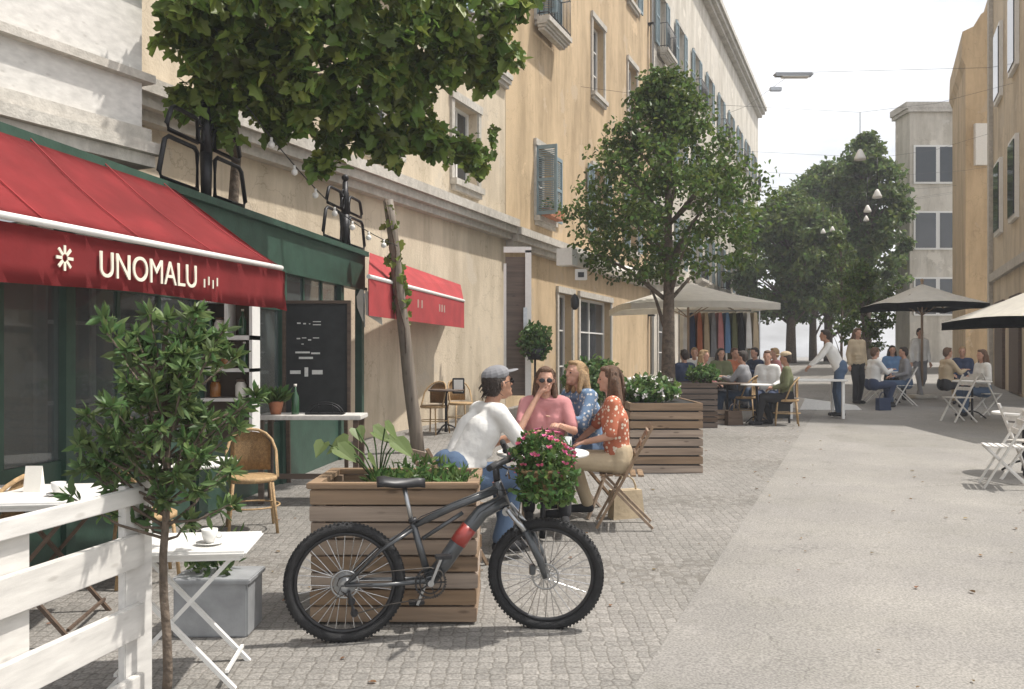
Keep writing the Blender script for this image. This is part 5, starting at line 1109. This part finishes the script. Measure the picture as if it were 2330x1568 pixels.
for (u,v,s,Y) in ((1957,352,26,24),(1996,441,21,28),(1974,475,17,32),(1971,497,13,38),(1894,521,12,40),(1873,526,12,42)):
    c=P(u,v,Y)+Vector((0,0,1.0+s/2000*Y/2)); xl=-8+.4075*Y+.1; xr=c.x+ (15.3+.4*(Y-28)-c.x if Y<30 else 7); b.tube([(xl,Y,c.z+.7),((xl+c.x)/2,Y,c.z+.2),c,((xr+c.x)/2,Y,c.z+.25),(xr,Y,c.z+.8)],.004,4)
obj('wire_strand',b,M_black,t,world=True)

# ------------------------------------------------------------ fallen leaves and haze
it=[]
for _ in range(190):
    x=random.uniform(-3,5); y=random.uniform(3.6,16); it.append((Vector((x,y,gz(y)+.012)),Vector((random.uniform(-1,1),random.uniform(-1,1),.05)),Vector((random.uniform(-.2,.2),random.uniform(-.2,.2),1)),random.uniform(.02,.055)))
o=leaves('leaf_litter',it,'oval',leafmat('dry_leaf',(.20,.13,.05),.4),None); o['kind']='stuff'; o['label']='scattered dry fallen leaves on the paving'
b=B(); b.box((10,79,11),(165,186,27.5)); hm=bpy.data.materials.new('haze'); hm.use_nodes=True; n=hm.node_tree.nodes; n.remove(n['Principled BSDF']); pv=n.new('ShaderNodeVolumePrincipled'); pv.inputs['Density'].default_value=.0018; pv.inputs['Color'].default_value=(.93,.95,1,1); hm.node_tree.links.new(pv.outputs[0],n['Material Output'].inputs['Volume'])
o=obj('haze',b,hm); o['kind']='stuff'


# ------------------------------------------------------------ more cafe furniture and small things
gc2='chairs by the house wall beyond the leaning pole'
rattan_chair('rattan chair just right of the leaning pole by the house wall',at(985,14.6),R(150),gc2)
rattan_chair('rattan chair under the menu case by the house wall',at(1048,15.2),R(-150),gc2)
rtable('small dark table between the two rattan chairs by the house wall',at(1015,14.6),.3,.74,M_woodd)
def cup(label,p,group):
    t=thing('coffee_cup',label,'cup',p,0,group); b=B(); b.lathe([(.022,0),(.036,.03),(.04,.065),(.037,.065),(.02,.008)],(0,0,.012),16); b.torus((.046,0,.046),.014,.004,'y',14,5); obj('cup_body',b,M_white,t); b=B(); b.lathe([(.03,0),(.065,.008),(.065,.012),(.03,.006)],(0,0,.002),18); obj('saucer',b,M_white,t)
tzz=gz(4.42)+.673
cup('white coffee cup on the folding table behind the screen post',(-1.50,4.36,tzz),'cups on the cafe tables'); cup('white coffee cup on the square table at the far left',(-2.58,5.0,gz(5.1)+.793),'cups on the cafe tables'); cup('white coffee cup on the near round table beside the glasses',(tp.x-.05,tp.y-.18,tz),'cups on the cafe tables')
t=thing('menu_card','small upright menu card on the square table at the far left','menu card',(-2.8,5.15,gz(5.1)+.793)); b=B(); b.prism([(-.05,-.03,0),(-.05,.03,0),(-.05,0,.15)],(.10,0,0)); obj('card',b,M_cream,t)
gb='bottles and jars on the white shelf'
n_=0
lb=['dark bottle left end of the upper shelf','pale jar beside the left bottle on the upper shelf','dark bottle at the right of the upper shelf','pale jar left end of the middle shelf','amber jar in the middle of the middle shelf','dark bottle right end of the middle shelf','amber jar at the left of the low shelf','pale jar at the right of the low shelf']
M_amber=mat('amber_glass',(.25,.10,.02),.1,.2,6)
for (u,v,k) in ((475,763,0),(500,763,1),(552,763,0),(478,837,1),(515,837,2),(556,837,0),(490,904,2),(548,904,1)):
    p=P(u,v,8.16); t=thing('jar' if k else 'bottle',lb[n_],'jar' if k else 'bottle',p,0,gb); b=B()
    if k: b.lathe([(.045,0),(.05,.01),(.05,.11),(.038,.13),(.038,.14)],(0,0,.003),14); obj('body',b,M_amber if k==2 else M_cream,t); b=B(); b.lathe([(.042,.141),(.042,.165)],(0,0,.003),14); obj('lid',b,M_woodd,t)
    else: b.lathe([(.034,0),(.036,.01),(.036,.13),(.013,.18),(.012,.22)],(0,0,.003),14); obj('body',b,M_bottle,t); b=B(); b.lathe([(.014,.221),(.014,.24)],(0,0,.003),10); obj('cap',b,M_cream,t)
    n_+=1
gk='bags beside the seated guests'
for (u,Y,m_,l) in ((1670,15.9,M_woodd,'brown bag on the ground by the front guests under the first parasol'),(2010,18.8,C_navy,'navy bag on the ground by the chairs right of the wedge ramp'),(1425,8.1,C_sand,'sand coloured bag on the ground behind the slanted wooden chair')):
    p=at(u,Y); t=thing('bag',l,'bag',p,R(20),gk); b=B(); b.prism([(-.16,-.06,0),(.16,-.06,0),(.14,-.04,.26),(-.14,-.04,.26)],(0,.12,0)); obj('body',b,m_,t); b=B(); b.tube([(.1*math.cos(k*math.pi/8),0,.25+.14*math.sin(k*math.pi/8)) for k in range(9)],.009,6); obj('handle',b,m_,t)
